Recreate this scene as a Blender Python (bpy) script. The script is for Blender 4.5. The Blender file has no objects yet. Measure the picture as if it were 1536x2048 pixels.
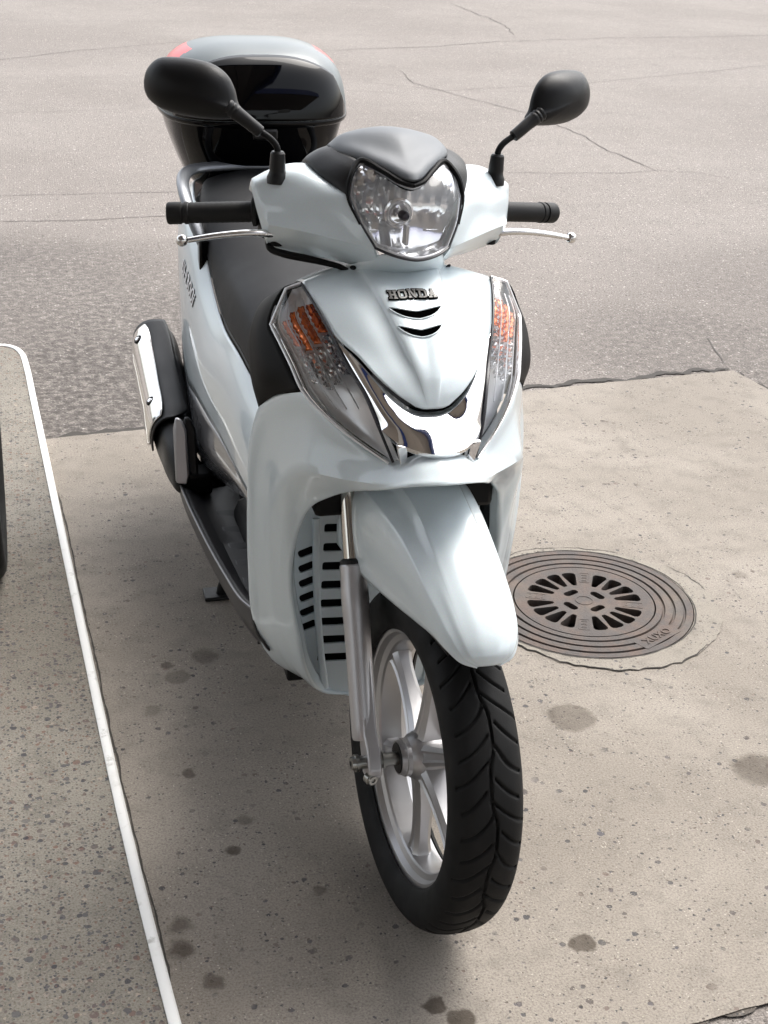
import bpy, bmesh, math, random
import numpy as np
from mathutils import Matrix, Vector
from mathutils.geometry import tessellate_polygon
random.seed(7); np.random.seed(7)
R = math.radians
scene = bpy.context.scene
col = scene.collection

# ------------------------------------------------------------------ camera
def rx(a): c, s = math.cos(a), math.sin(a); return np.array([[1,0,0],[0,c,-s],[0,s,c]])
def rz(a): c, s = math.cos(a), math.sin(a); return np.array([[c,-s,0],[s,c,0],[0,0,1]])
CAM_LOC = (-0.560, -1.829, 1.629)
cam_rot = rz(-0.253) @ rx(math.pi/2 - 0.449) @ rz(0.043)
cd = bpy.data.cameras.new('camera'); cam = bpy.data.objects.new('camera', cd); col.objects.link(cam)
cd.sensor_fit = 'VERTICAL'; cd.sensor_height = 36.0; cd.lens = 2873/2048*36.0
cd.clip_start = 0.05; cd.clip_end = 2000
cam.matrix_world = Matrix.Translation(CAM_LOC) @ Matrix(cam_rot.tolist()).to_4x4()
scene.camera = cam

# ------------------------------------------------------------------ sky, sun, exposure
SUN_EL, SUN_AZ = R(58), R(50)        # azimuth from +Y towards +X
w = bpy.data.worlds.new('World'); scene.world = w; w.use_nodes = True
nt = w.node_tree; bg = nt.nodes['Background']
sky = nt.nodes.new('ShaderNodeTexSky'); sky.sky_type = 'NISHITA'; sky.sun_disc = False
sky.sun_elevation = SUN_EL; sky.sun_rotation = SUN_AZ
sky.air_density = 1.2; sky.dust_density = 4.0; sky.ozone_density = 0.6
hs = nt.nodes.new('ShaderNodeHueSaturation'); hs.inputs['Saturation'].default_value = 0.30
nt.links.new(sky.outputs[0], hs.inputs['Color']); nt.links.new(hs.outputs[0], bg.inputs['Color'])
bg.inputs['Strength'].default_value = 0.15
sd = bpy.data.lights.new('sun', 'SUN'); sd.energy = 0.75; sd.angle = R(35); sd.color = (1.0, 0.96, 0.90)
so = bpy.data.objects.new('sun', sd); col.objects.link(so)
sdir = Vector((math.sin(SUN_AZ)*math.cos(SUN_EL), math.cos(SUN_AZ)*math.cos(SUN_EL), math.sin(SUN_EL)))
so.rotation_euler = sdir.to_track_quat('Z', 'Y').to_euler(); so.location = (3, 4, 8)
vs = scene.view_settings; vs.view_transform = 'Standard'; vs.look = 'None'; vs.gamma = 1.0
vs.use_curve_mapping = False; vs.exposure = 1.45

scene.cycles.use_adaptive_sampling = True; scene.cycles.adaptive_threshold = .02; scene.cycles.max_bounces = 8; scene.cycles.diffuse_bounces = 3; scene.cycles.glossy_bounces = 4; scene.cycles.transparent_max_bounces = 8; scene.cycles.transmission_bounces = 2
# ------------------------------------------------------------------ materials
def mat(name):
    m = bpy.data.materials.new(name); m.use_nodes = True
    return m, m.node_tree, m.node_tree.nodes['Principled BSDF']
def N(t, typ, **kw):
    n = t.nodes.new(typ)
    for k, v in kw.items():
        if k in n.inputs: n.inputs[k].default_value = v
        else: setattr(n, k, v)
    return n
def L(t, a, b): t.links.new(a, b)
def simple(name, colr, rough=.5, metal=0., coat=0., coat_rough=.03, bump=0., bscale=400., var=0., vscale=8., spec=.5):
    m, t, b = mat(name)
    b.inputs['Base Color'].default_value = (*colr, 1); b.inputs['Roughness'].default_value = rough
    b.inputs['Metallic'].default_value = metal; b.inputs['Coat Weight'].default_value = coat
    b.inputs['Coat Roughness'].default_value = coat_rough; b.inputs['Specular IOR Level'].default_value = spec
    tc = N(t, 'ShaderNodeTexCoord')
    if bump:
        nz = N(t, 'ShaderNodeTexNoise', Scale=bscale, Detail=3.0); L(t, tc.outputs['Object'], nz.inputs['Vector'])
        bp = N(t, 'ShaderNodeBump', Strength=bump, Distance=.001); L(t, nz.outputs[0], bp.inputs['Height']); L(t, bp.outputs[0], b.inputs['Normal'])
    if var:
        nz = N(t, 'ShaderNodeTexNoise', Scale=vscale, Detail=4.0); L(t, tc.outputs['Object'], nz.inputs['Vector'])
        mr = N(t, 'ShaderNodeMapRange'); mr.inputs[1].default_value = .3; mr.inputs[2].default_value = .7
        mr.inputs[3].default_value = max(0, rough-var); mr.inputs[4].default_value = min(1, rough+var)
        L(t, nz.outputs[0], mr.inputs[0]); L(t, mr.outputs[0], b.inputs['Roughness'])
    return m
def paint(name, colr, metal=.25, rough=.38, coat=1.):
    m, t, b = mat(name)
    tc = N(t, 'ShaderNodeTexCoord')
    vo = N(t, 'ShaderNodeTexVoronoi', Scale=1400.); L(t, tc.outputs['Object'], vo.inputs['Vector'])
    mx = N(t, 'ShaderNodeMix', data_type='RGBA', blend_type='MULTIPLY'); mx.inputs[0].default_value = .10
    mx.inputs[6].default_value = (*colr, 1); L(t, vo.outputs['Color'], mx.inputs[7]); L(t, mx.outputs[2], b.inputs['Base Color'])
    b.inputs['Metallic'].default_value = metal; b.inputs['Roughness'].default_value = rough
    b.inputs['Coat Weight'].default_value = coat
    nz = N(t, 'ShaderNodeTexNoise', Scale=14., Detail=5.0); L(t, tc.outputs['Object'], nz.inputs['Vector'])
    mr = N(t, 'ShaderNodeMapRange'); mr.inputs[1].default_value = .35; mr.inputs[2].default_value = .75
    mr.inputs[3].default_value = .03; mr.inputs[4].default_value = .12
    L(t, nz.outputs[0], mr.inputs[0]); L(t, mr.outputs[0], b.inputs['Coat Roughness'])
    return m
def glass(name, tint=(1,1,1), ior=1.45, rough=.02, ribs=0.):
    m, t, b = mat(name); t.nodes.remove(b)
    out = t.nodes['Material Output']
    tr = N(t, 'ShaderNodeBsdfTransparent', Color=(*tint, 1)); gl = N(t, 'ShaderNodeBsdfGlossy', Roughness=rough)
    gl.inputs['Color'].default_value = (1, 1, 1, 1)
    fr = N(t, 'ShaderNodeFresnel', IOR=ior); mx = N(t, 'ShaderNodeMixShader')
    L(t, fr.outputs[0], mx.inputs[0]); L(t, tr.outputs[0], mx.inputs[1]); L(t, gl.outputs[0], mx.inputs[2]); L(t, mx.outputs[0], out.inputs['Surface'])
    return m
M = {}
M['paint'] = paint('pearl_blue_silver_paint', (.69, .775, .81), .05, .42)
M['grey_paint'] = paint('graphite_paint', (.16, .165, .18), .55, .4)
M['visor'] = simple('satin_grey_visor', (.125, .136, .148), .55, .15, .08, .4, .08, 900.)
M['black'] = simple('matte_black_plastic', (.006, .006, .0065), .45, spec=.35, bump=.25, bscale=900., var=.08)
M['black_panel'] = simple('satin_black_panel', (.002, .002, .0023), .55, spec=.2, bump=.15, bscale=900.)
M['gloss_black'] = simple('gloss_black', (.001, .001, .0013), .04, spec=.22)
M['rubber'] = simple('grip_rubber', (.006, .006, .006), .6, spec=.35, bump=.3, bscale=700.)
M['seat'] = simple('seat_vinyl', (.0095, .0098, .011), .6, spec=.25, bump=.35, bscale=650., var=.06)
M['chrome'] = simple('chrome', (.86, .86, .87), .035, 1.)
M['reflector'] = simple('lamp_reflector', (.95, .95, .95), .10, .62)
M['alu'] = simple('silver_alloy', (.46, .455, .46), .36, .85, .4, .2, .08, 1200., var=.05)
M['alu_dark'] = simple('fork_silver', (.50, .49, .50), .38, .7, .4, .2)
M['lever'] = simple('polished_lever', (.72, .71, .69), .22, 1., var=.08, vscale=40.)
M['steel'] = simple('steel', (.35, .35, .33), .3, 1.)
M['amber'] = simple('amber_lens', (.95, .20, .012), .14, .55, 1., .02)
M['bulb'] = simple('bulb_cap', (.10, .095, .11), .35, .5)
M['red'] = simple('red_reflector', (.55, .02, .025), .3, 0., .15, spec=.3)
M['gasket'] = simple('dark_gasket', (.02, .02, .025), .35)
M['heat'] = simple('muffler_shield', (.85, .84, .82), .10, 1.)
M['flat_black'] = simple('vent_shade_badge_black', (.0012, .0012, .0012), 1., spec=0.)  # flat black: painted shade of the vents, and the badge backing
M['badge'] = simple('badge_metal', (.085, .083, .08), .38, .2)
M['facet'] = simple('lamp_facet', (.93, .93, .93), .10, .85)
M['lamp_silver'] = simple('lamp_silver', (.92, .92, .93), .26, .25)
M['clear'] = glass('clear_lens')
M['white_text'] = simple('white_decal', (.88, .88, .90), .3)
M['dark_text'] = simple('dark_decal', (.03, .03, .033), .5)
M['tyre'] = simple('tyre_rubber', (.0045, .0045, .0045), .68, spec=.26, bump=.25, bscale=500., var=.1, vscale=18.)
M['fork_chrome'] = simple('fork_tube_chrome', (.55, .52, .47), .12, 1.)
M['rib'] = simple('clear_rib', (.85, .86, .88), .15, .15, .5)
M['mirror_black'] = simple('mirror_shell_black', (.0055, .0056, .006), .42, spec=.25, bump=.2, bscale=900.)
M['rail'] = simple('silver_grab_rail', (.20, .21, .225), .4, .6, .3, .2)
M['skirt'] = simple('skirt_black', (.020, .020, .022), .42)
M['skirt_edge'] = simple('skirt_edge_grey', (.13, .13, .14), .35, .3)
M['lid_paint'] = paint('lid_silver_paint', (.115, .135, .142), .15, .55, .25)
M['dash'] = simple('dark_grey_floor', (.022, .022, .024), .5, bump=.3, bscale=500.)

# ------------------------------------------------------------------ mesh helpers
RAKE = R(26.5); STEER = 0.087
AX = np.array([0, math.sin(RAKE), math.cos(RAKE)]); AO = np.array([0, -.098, 0])
def steer(P):
    v = np.asarray(P, float) - AO; c, s = math.cos(STEER), math.sin(STEER)
    return AO + v*c + np.cross(AX, v)*s + np.outer(v @ AX, AX)*(1-c)
def mk(name, V, F, m, parent=None, st=False, smooth=True, angle=38, solid=0., off=0., bevel=0.):
    V = np.asarray(V, float)
    if st: V = steer(V)
    me = bpy.data.meshes.new(name); me.from_pydata(V.tolist(), [], [list(f) for f in F]); me.update()
    bm = bmesh.new(); bm.from_mesh(me); bmesh.ops.remove_doubles(bm, verts=bm.verts, dist=1e-6)
    bmesh.ops.recalc_face_normals(bm, faces=bm.faces); bm.to_mesh(me); bm.free()
    if smooth:
        me.polygons.foreach_set('use_smooth', [True]*len(me.polygons)); me.set_sharp_from_angle(angle=R(angle))
    o = bpy.data.objects.new(name, me); col.objects.link(o)
    if m is not None: me.materials.append(M[m] if isinstance(m, str) else m)
    if parent is not None: o.parent = parent
    if bevel:
        b = o.modifiers.new('bevel', 'BEVEL'); b.width = bevel; b.segments = 2; b.limit_method = 'ANGLE'
    if solid:
        s = o.modifiers.new('solid', 'SOLIDIFY'); s.thickness = solid; s.offset = off
    return o
def interp(P, m):
    """Catmull-Rom through P, m samples an interval; a repeated point makes a corner."""
    P = [np.asarray(p, float) for p in P]; n = len(P); out = [P[0]]
    for i in range(n-1):
        a, b = P[i], P[i+1]
        if np.allclose(a, b): continue
        p0 = P[i-1] if i > 0 else 2*a-b
        p3 = P[i+2] if i+2 < n else 2*b-a
        if i > 0 and np.allclose(P[i-1], a): p0 = 2*a-b
        if i+2 < n and np.allclose(P[i+2], b): p3 = 2*b-a
        d1 = max(np.linalg.norm(b-a), 1e-9); d0 = max(np.linalg.norm(a-p0), 1e-9); d2 = max(np.linalg.norm(p3-b), 1e-9)
        m1 = ((a-p0)/d0*.5 + (b-a)/d1*.5)*d1; m2 = ((b-a)/d1*.5 + (p3-b)/d2*.5)*d1
        for k in range(1, m+1):
            t = k/m; t2, t3 = t*t, t*t*t
            out.append((2*t3-3*t2+1)*a + (t3-2*t2+t)*m1 + (-2*t3+3*t2)*b + (t3-t2)*m2)
    return np.array(out)
def gridmesh(G, close_u=False, close_v=False):
    nu, nv = G.shape[:2]; V = G.reshape(-1, 3); F = []
    for i in range(nu if close_u else nu-1):
        for j in range(nv if close_v else nv-1):
            a, b = i, (i+1) % nu; c, d = j, (j+1) % nv
            F.append((a*nv+c, b*nv+c, b*nv+d, a*nv+d))
    return V, F
def lgrid(rows, mu=6, mv=6):
    A = np.array([interp(r, mv) for r in rows])
    return np.array([interp(list(A[:, j]), mu) for j in range(A.shape[1])]).transpose(1, 0, 2)
def loft(name, rows, m, parent, mu=6, mv=6, st=False, solid=.003, off=0., angle=38, close_v=False):
    V, F = gridmesh(lgrid(rows, mu, mv), close_v=close_v)
    return mk(name, V, F, m, parent, st, angle=angle, solid=solid, off=off)
def sym(half):
    """half row from outer (x<0 or >0) to the centre point; adds its mirror image"""
    h = [tuple(p) for p in half]
    return h + [(-x, y, z) for x, y, z in reversed(h[:-1])]
def mx_(rows): return [[(-p[0], p[1], p[2]) for p in r] for r in rows]
def tube(name, P, r, m, parent, st=False, seg=14, mpi=6, caps=True, flat=(1., 1.), smoothpath=True, up=None):
    rr = list(r) if hasattr(r, '__len__') else [r]*len(P)
    Q = interp(P, mpi) if smoothpath else np.array(P, float)
    rad = np.interp(np.linspace(0, len(P)-1, len(Q)), range(len(P)), rr)
    V, F = tube_vf(Q, rad, seg, caps, flat, up)
    return mk(name, V, F, m, parent, st)
def tube_vf(Q, rad, seg=14, caps=True, flat=(1., 1.), up=None):
    T = np.gradient(Q, axis=0); T /= np.linalg.norm(T, axis=1)[:, None]
    u = np.array(up if up is not None else ([0, 0, 1.] if abs(T[0][2]) < .9 else [0, 1., 0])); V = []
    for q, t, r in zip(Q, T, rad):
        a = np.cross(t, u); a /= np.linalg.norm(a); b = np.cross(a, t)
        if up is None: u = b
        for k in range(seg):
            an = 2*math.pi*k/seg; V.append(q + r*(flat[0]*math.cos(an)*a + flat[1]*math.sin(an)*b))
    n = len(Q); F = []
    for i in range(n-1):
        for k in range(seg):
            k2 = (k+1) % seg; F.append((i*seg+k, i*seg+k2, (i+1)*seg+k2, (i+1)*seg+k))
    if caps: F += [tuple(range(seg)), tuple(range((n-1)*seg, n*seg))]
    return np.array(V), F
def lathe(profile, axis, origin, seg=48, close=False):
    """profile (a along axis, r); axis unit vector"""
    ax = np.array(axis, float); ax /= np.linalg.norm(ax)
    u = np.cross(ax, [0, 0, 1.] if abs(ax[2]) < .9 else [0, 1., 0]); u /= np.linalg.norm(u); v = np.cross(ax, u)
    G = np.array([[np.array(origin)+a*ax+r*(math.cos(2*math.pi*k/seg)*u+math.sin(2*math.pi*k/seg)*v) for k in range(seg)] for a, r in profile])
    return gridmesh(G, close_u=close, close_v=True)
def turned(name, profile, axis, origin, m, parent, st=False, seg=48, close=False, angle=30):
    V, F = lathe(profile, axis, origin, seg, close); return mk(name, V, F, m, parent, st, angle=angle)
def box(name, lo, hi, m, parent=None, st=False, bevel=.004, fn=None, kind=None):
    (a, b, c), (d, e, f) = lo, hi
    V = [(a,b,c),(d,b,c),(d,e,c),(a,e,c),(a,b,f),(d,b,f),(d,e,f),(a,e,f)]
    F = [(0,3,2,1),(4,5,6,7),(0,1,5,4),(1,2,6,5),(2,3,7,6),(3,0,4,7)]
    if fn: V = [fn(*p) for p in V]
    return mk(name, V, F, m, parent, st, bevel=bevel, angle=30)
def plate(outer, holes, z0, z1, fn=None):
    """flat plate with holes; 2-D outlines; returns verts and faces, fn maps (x,y,z)"""
    loops = [outer] + holes
    tri = tessellate_polygon([[Vector((x, y, 0)) for x, y in l] for l in loops])
    P = [p for l in loops for p in l]; n = len(P)
    V = [(x, y, z1) for x, y in P] + [(x, y, z0) for x, y in P]
    F = [tuple(t) for t in tri] + [tuple(n+i for i in reversed(t)) for t in tri]; s = 0
    for l in loops:
        k = len(l)
        for i in range(k):
            a, b = s+i, s+(i+1) % k; F.append((a, b, n+b, n+a))
        s += k
    if fn: V = [fn(*p) for p in V]
    return V, F
def rrect(cx, cy, w, h, r, n=4, rot=0):
    r = min(r, w/2-1e-5, h/2-1e-5); P = []
    for (sx, sy, a0) in ((1,1,0),(-1,1,90),(-1,-1,180),(1,-1,270)):
        for k in range(n+1):
            a = R(a0+90*k/n); P.append((sx*(w/2-r)+r*math.cos(a), sy*(h/2-r)+r*math.sin(a)))
    c, s = math.cos(rot), math.sin(rot)
    return [(cx+c*x-s*y, cy+s*x+c*y) for x, y in P]
def text_mesh(name, body, m, parent, mtx, size, extrude=.0006, shear=0., st=False, bevel=0., xs=1.):
    c = bpy.data.curves.new(name, 'FONT'); c.body = body; c.size = size; c.extrude = extrude; c.align_x = 'CENTER'; c.align_y = 'CENTER'
    c.shear = shear; c.bevel_depth = bevel; c.offset = size*.012
    o = bpy.data.objects.new('tmp', c); col.objects.link(o); bpy.context.view_layer.update()
    dg = bpy.context.evaluated_depsgraph_get(); me = bpy.data.meshes.new_from_object(o.evaluated_get(dg))
    bpy.data.objects.remove(o); V = [mtx @ Vector((v.co.x*xs, v.co.y, v.co.z)) for v in me.vertices]; F = [tuple(p.vertices) for p in me.polygons]
    bpy.data.meshes.remove(me)
    return mk(name, [tuple(v) for v in V], F, m, parent, st, smooth=False)
def frame(o, xdir, ydir):
    x = Vector(xdir).normalized(); y = Vector(ydir); y = (y - x*y.dot(x)).normalized(); z = x.cross(y)
    m = Matrix((x, y, z)).transposed().to_4x4(); m.translation = Vector(o); return m
def tag(o, label=None, cat=None, group=None, kind=None):
    for k, v in (('label', label), ('category', cat), ('group', group), ('kind', kind)):
        if v: o[k] = v
    return o
def thing(name, loc, label, cat, group=None):
    o = bpy.data.objects.new(name, None); o.empty_display_size = .1; o.location = loc; col.objects.link(o)
    return tag(o, label, cat, group)
# ------------------------------------------------------------------ ground
def ramp(t, fac, stops, interp_='LINEAR'):
    r = N(t, 'ShaderNodeValToRGB'); r.color_ramp.interpolation = interp_
    e = r.color_ramp.elements
    while len(e) < len(stops): e.new(.5)
    for q, (p, c) in zip(e, stops): q.position = p; q.color = (*c, 1) if len(c) == 3 else c
    L(t, fac, r.inputs[0]); return r
def mixc(t, fac, a, b, mode='MIX'):
    m = N(t, 'ShaderNodeMix', data_type='RGBA', blend_type=mode)
    for i, v in ((0, fac), (6, a), (7, b)):
        if isinstance(v, (int, float)): m.inputs[i].default_value = v
        elif isinstance(v, tuple): m.inputs[i].default_value = (*v, 1)
        else: L(t, v, m.inputs[i])
    return m.outputs[2]
def math_(t, op, a, b=0., c=None, clamp=False):
    m = N(t, 'ShaderNodeMath', operation=op); m.use_clamp = clamp
    for i, v in enumerate((a, b, c)):
        if v is None: continue
        if isinstance(v, (int, float)): m.inputs[i].default_value = v
        else: L(t, v, m.inputs[i])
    return m.outputs[0]
def smooth_(t, x, a, b, lo=0., hi=1.):
    m = N(t, 'ShaderNodeMapRange', interpolation_type='SMOOTHSTEP')
    L(t, x, m.inputs[0])
    for i, v in ((1, a), (2, b), (3, lo), (4, hi)): m.inputs[i].default_value = v
    return m.outputs[0]
def noise(t, vec, sc, det=4., rough=.55, dist=0.):
    n = N(t, 'ShaderNodeTexNoise', Scale=sc, Detail=det, Roughness=rough, Distortion=dist); L(t, vec, n.inputs['Vector']); return n.outputs[0]
def pebbles(t, vec, sc, dens, size, warp=.0):
    """mask of scattered stones and their random value"""
    if warp:
        nz = N(t, 'ShaderNodeTexNoise', Scale=sc*1.7, Detail=2.); L(t, vec, nz.inputs['Vector'])
        v2 = N(t, 'ShaderNodeVectorMath', operation='MULTIPLY_ADD'); L(t, nz.outputs['Color'], v2.inputs[0])
        v2.inputs[1].default_value = (warp, warp, 0); L(t, vec, v2.inputs[2]); vec = v2.outputs[0]
    vo = N(t, 'ShaderNodeTexVoronoi', Scale=sc, Randomness=1., voronoi_dimensions='2D'); L(t, vec, vo.inputs['Vector'])
    sp = N(t, 'ShaderNodeSeparateColor'); L(t, vo.outputs['Color'], sp.inputs[0])
    on = math_(t, 'LESS_THAN', sp.outputs[0], dens)
    rad = math_(t, 'MULTIPLY_ADD', sp.outputs[1], size*.65, size*.35)
    d = math_(t, 'SUBTRACT', rad, vo.outputs['Distance'])
    m = smooth_(t, d, 0., size*.22)
    return math_(t, 'MULTIPLY', on, m), sp.outputs[2]
def stain_mask(t, vec, spots):
    nz = N(t, 'ShaderNodeTexNoise', Scale=26., Detail=4.); L(t, vec, nz.inputs['Vector'])
    v2 = N(t, 'ShaderNodeVectorMath', operation='MULTIPLY_ADD'); L(t, nz.outputs['Color'], v2.inputs[0])
    v2.inputs[1].default_value = (.034, .034, 0); L(t, vec, v2.inputs[2])
    acc = None
    for x, y, r, s, soft in spots:
        d = N(t, 'ShaderNodeVectorMath', operation='DISTANCE'); L(t, v2.outputs[0], d.inputs[0]); d.inputs[1].default_value = (x+.017, y+.017, 0)
        k = smooth_(t, d.outputs['Value'], r*(1-soft*.6), r*(1+soft*.35), s, 0.)
        acc = k if acc is None else math_(t, 'MAXIMUM', acc, k)
    return acc
def concrete_mat(name, c1, c2, stones, spots=(), rough=.85, grit=.55, blot=.25, clump=(.34, .56)):
    m, t, b = mat(name); tc = N(t, 'ShaderNodeTexCoord')
    fl = N(t, 'ShaderNodeMapping'); fl.inputs['Scale'].default_value = (1, 1, 0); L(t, tc.outputs['Object'], fl.inputs[0]); vec = fl.outputs[0]
    big = noise(t, vec, 1.7, 4., .6); mid = noise(t, vec, 14., 4., .65); fine = noise(t, vec, 260., 2., .7)
    cc = mixc(t, smooth_(t, big, .35, .68), c1, c2)
    cc = mixc(t, math_(t, 'MULTIPLY', smooth_(t, mid, .45, .72), blot), cc, tuple(x*.55 for x in c1))
    cc = mixc(t, grit, cc, ramp(t, fine, [(.25, (.45, .43, .41)), (.5, (.98, .98, .98)), (.75, (1.25, 1.25, 1.25))]).outputs[0], 'MULTIPLY')
    h = math_(t, 'MULTIPLY', fine, .35)
    wz = N(t, 'ShaderNodeTexNoise', Scale=110., Detail=1.); L(t, vec, wz.inputs['Vector'])
    wv = N(t, 'ShaderNodeVectorMath', operation='MULTIPLY_ADD'); L(t, wz.outputs['Color'], wv.inputs[0]); wv.inputs[1].default_value = (.006, .006, 0); L(t, vec, wv.inputs[2])
    brk = noise(t, vec, 9., 2.)
    for sc, dens, size, colr in stones:
        msk, rnd = pebbles(t, wv.outputs[0], sc, dens, size)
        msk = math_(t, 'MULTIPLY', msk, smooth_(t, brk, *clump))
        sc_c = ramp(t, rnd, colr).outputs[0]
        cc = mixc(t, math_(t, 'MULTIPLY', msk, .85), cc, sc_c)
        h = math_(t, 'SUBTRACT', h, math_(t, 'MULTIPLY', msk, .35))
    if spots:
        st = stain_mask(t, vec, spots)
        stn = math_(t, 'MULTIPLY', st, math_(t, 'MULTIPLY_ADD', mid, .9, .45), clamp=True)
        cc = mixc(t, stn, cc, (.060, .047, .035))
    L(t, cc, b.inputs['Base Color']); b.inputs['Roughness'].default_value = rough; b.inputs['Specular IOR Level'].default_value = .3
    bp = N(t, 'ShaderNodeBump', Strength=.55, Distance=.004); L(t, h, bp.inputs['Height']); L(t, bp.outputs[0], b.inputs['Normal'])
    return m
DARKS = [(0., (.03, .03, .035)), (.35, (.06, .06, .065)), (.6, (.11, .085, .07)), (.8, (.07, .07, .08)), (1., (.16, .12, .10))]
MIXED = [(0., (.035, .035, .045)), (.3, (.09, .09, .09)), (.5, (.17, .10, .075)), (.7, (.08, .08, .085)), (1., (.32, .27, .22))]
spots = [(.438,.451,.050,.62,.35), (.742,.213,.055,.72,.4), (.232,-.171,.022,.95,.35), (-.039,-.256,.02,1.,.4), (-.01,-.293,.024,1.,.4),
         (-.339,.398,.013,.8,.5), (-.291,.164,.013,.85,.6), (-.341,.79,.016,.8,.6), (-.326,.737,.028,.55,.5), (-.259,.812,.03,.6,.5), (-.40,-.01,.02,.8,.9),
         (-.161,.034,.012,.6,.7), (-.258,.243,.014,.6,.8), (-.405,-.06,.022,.9,.8), (-.365,-.145,.020,.8,.8), 
         (1.067,.965,.02,.4,.8), (-.39,.62,.02,.5,.8), (.05,-.12,.02,.3,.8), (.30,.75,.03,.3,.9)]
M['slab'] = concrete_mat('worn_concrete_slab', (.212, .187, .158), (.272, .243, .209),
    [(55., .10, .36, DARKS), (120., .20, .36, DARKS), (30., .035, .28, DARKS), (200., .3, .36, [(0., (.40, .36, .30)), (.6, (.12, .10, .085)), (1., (.45, .41, .36))])], spots, grit=.8, blot=.35)
M['island'] = concrete_mat('exposed_aggregate_concrete', (.20, .183, .154), (.24, .222, .188),
    [(44., .22, .36, MIXED), (75., .42, .42, MIXED), (150., .6, .44, MIXED)], [(-.75, 1.05, .5, .22, .9)], blot=.45, grit=.9, clump=(.15, .4))
def asphalt_mat():
    m, t, b = mat('weathered_asphalt'); tc = N(t, 'ShaderNodeTexCoord')
    fl = N(t, 'ShaderNodeMapping'); fl.inputs['Scale'].default_value = (1, 1, 0); L(t, tc.outputs['Object'], fl.inputs[0]); vec = fl.outputs[0]
    big = noise(t, vec, .55, 4., .6); mid = noise(t, vec, 6., 4., .65); fine = noise(t, vec, 150., 2., .75)
    st = N(t, 'ShaderNodeMapping'); st.inputs['Scale'].default_value = (.25, 2.6, 1); st.inputs['Rotation'].default_value = (0, 0, R(-5)); L(t, vec, st.inputs[0])
    streak = noise(t, st.outputs[0], 1.1, 3., .6)
    cc = mixc(t, smooth_(t, big, .35, .65), (.196, .176, .161), (.228, .207, .190))
    cc = mixc(t, math_(t, 'MULTIPLY', smooth_(t, streak, .45, .70), .16), cc, (.16, .145, .135))
    cc = mixc(t, math_(t, 'MULTIPLY', smooth_(t, mid, .5, .75), .25), cc, (.14, .125, .115))
    cc = mixc(t, .8, cc, ramp(t, fine, [(.28, (.28, .27, .26)), (.5, (.95, .94, .93)), (.72, (1.5, 1.48, 1.45))]).outputs[0], 'MULTIPLY')
    h = math_(t, 'MULTIPLY', fine, .8)
    for sc, dens, size, colr in ((95., .22, .38, [(0., (.44, .41, .38)), (.5, (.32, .29, .27)), (1., (.58, .55, .51))]), (62., .18, .36, [(0., (.06, .055, .05)), (1., (.13, .115, .105))]), (45., .10, .25, [(0., (.56, .53, .49)), (1., (.38, .32, .28))])):
        msk, rnd = pebbles(t, vec, sc, dens, size)
        cc = mixc(t, math_(t, 'MULTIPLY', msk, .75), cc, ramp(t, rnd, colr).outputs[0]); h = math_(t, 'ADD', h, math_(t, 'MULTIPLY', msk, .4))
    grime = stain_mask(t, vec, [(-.35, 2.45, .65, .85, .8), (-.55, 2.3, .35, .8, .8), (-.1, 2.9, .8, .7, .9), (-.75, 3.5, .9, .6, .9), (1.7, 2.55, .6, .5, .9), (2.6, 3.1, .9, .35, .9), (-.5, 2.75, .16, .8, .8)])
    cc = mixc(t, math_(t, 'MULTIPLY', grime, smooth_(t, noise(t, vec, 34., 4., .7), .3, .62), clamp=True), cc, (.05, .044, .04))
    L(t, cc, b.inputs['Base Color']); b.inputs['Roughness'].default_value = .88; b.inputs['Specular IOR Level'].default_value = .25
    bp = N(t, 'ShaderNodeBump', Strength=.8, Distance=.006); L(t, h, bp.inputs['Height']); L(t, bp.outputs[0], b.inputs['Normal'])
    return m
M['asphalt'] = asphalt_mat()
M['crack'] = simple('crack_dirt', (.045, .040, .035), .95, bump=.6, bscale=300.)
M['seam'] = simple('asphalt_crack', (.085, .075, .068), .95, bump=.6, bscale=300.)
M['dirt'] = concrete_mat('rough_dark_dirt', (.06, .053, .045), (.12, .105, .09), [(90., .5, .4, MIXED), (160., .6, .4, [(0., (.3, .27, .23)), (1., (.05, .05, .05))])])
M['mortar'] = concrete_mat('mortar_collar', (.225, .202, .170), (.265, .24, .205), [(70., .25, .36, DARKS), (150., .3, .35, DARKS)], blot=.45)
def iron_mat():
    m, t, b = mat('rusty_cast_iron'); tc = N(t, 'ShaderNodeTexCoord'); v = tc.outputs['Object']
    a = noise(t, v, 16., 6., .65); f = noise(t, v, 220., 4., .7)
    cc = mixc(t, smooth_(t, a, .40, .66), (.062, .052, .047), (.090, .061, .047))
    cc = mixc(t, .5, cc, ramp(t, f, [(.3, (.55, .52, .5)), (.55, (1, 1, 1)), (.75, (1.3, 1.25, 1.2))]).outputs[0], 'MULTIPLY')
    d = noise(t, v, 7., 5., .6); cc = mixc(t, math_(t, 'MULTIPLY', smooth_(t, d, .5, .7), .35), cc, (.14, .118, .092))
    L(t, cc, b.inputs['Base Color']); b.inputs['Metallic'].default_value = .15; b.inputs['Roughness'].default_value = .72
    bp = N(t, 'ShaderNodeBump', Strength=.5, Distance=.002); L(t, f, bp.inputs['Height']); L(t, bp.outputs[0], b.inputs['Normal'])
    return m
M['iron'] = iron_mat()
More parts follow.
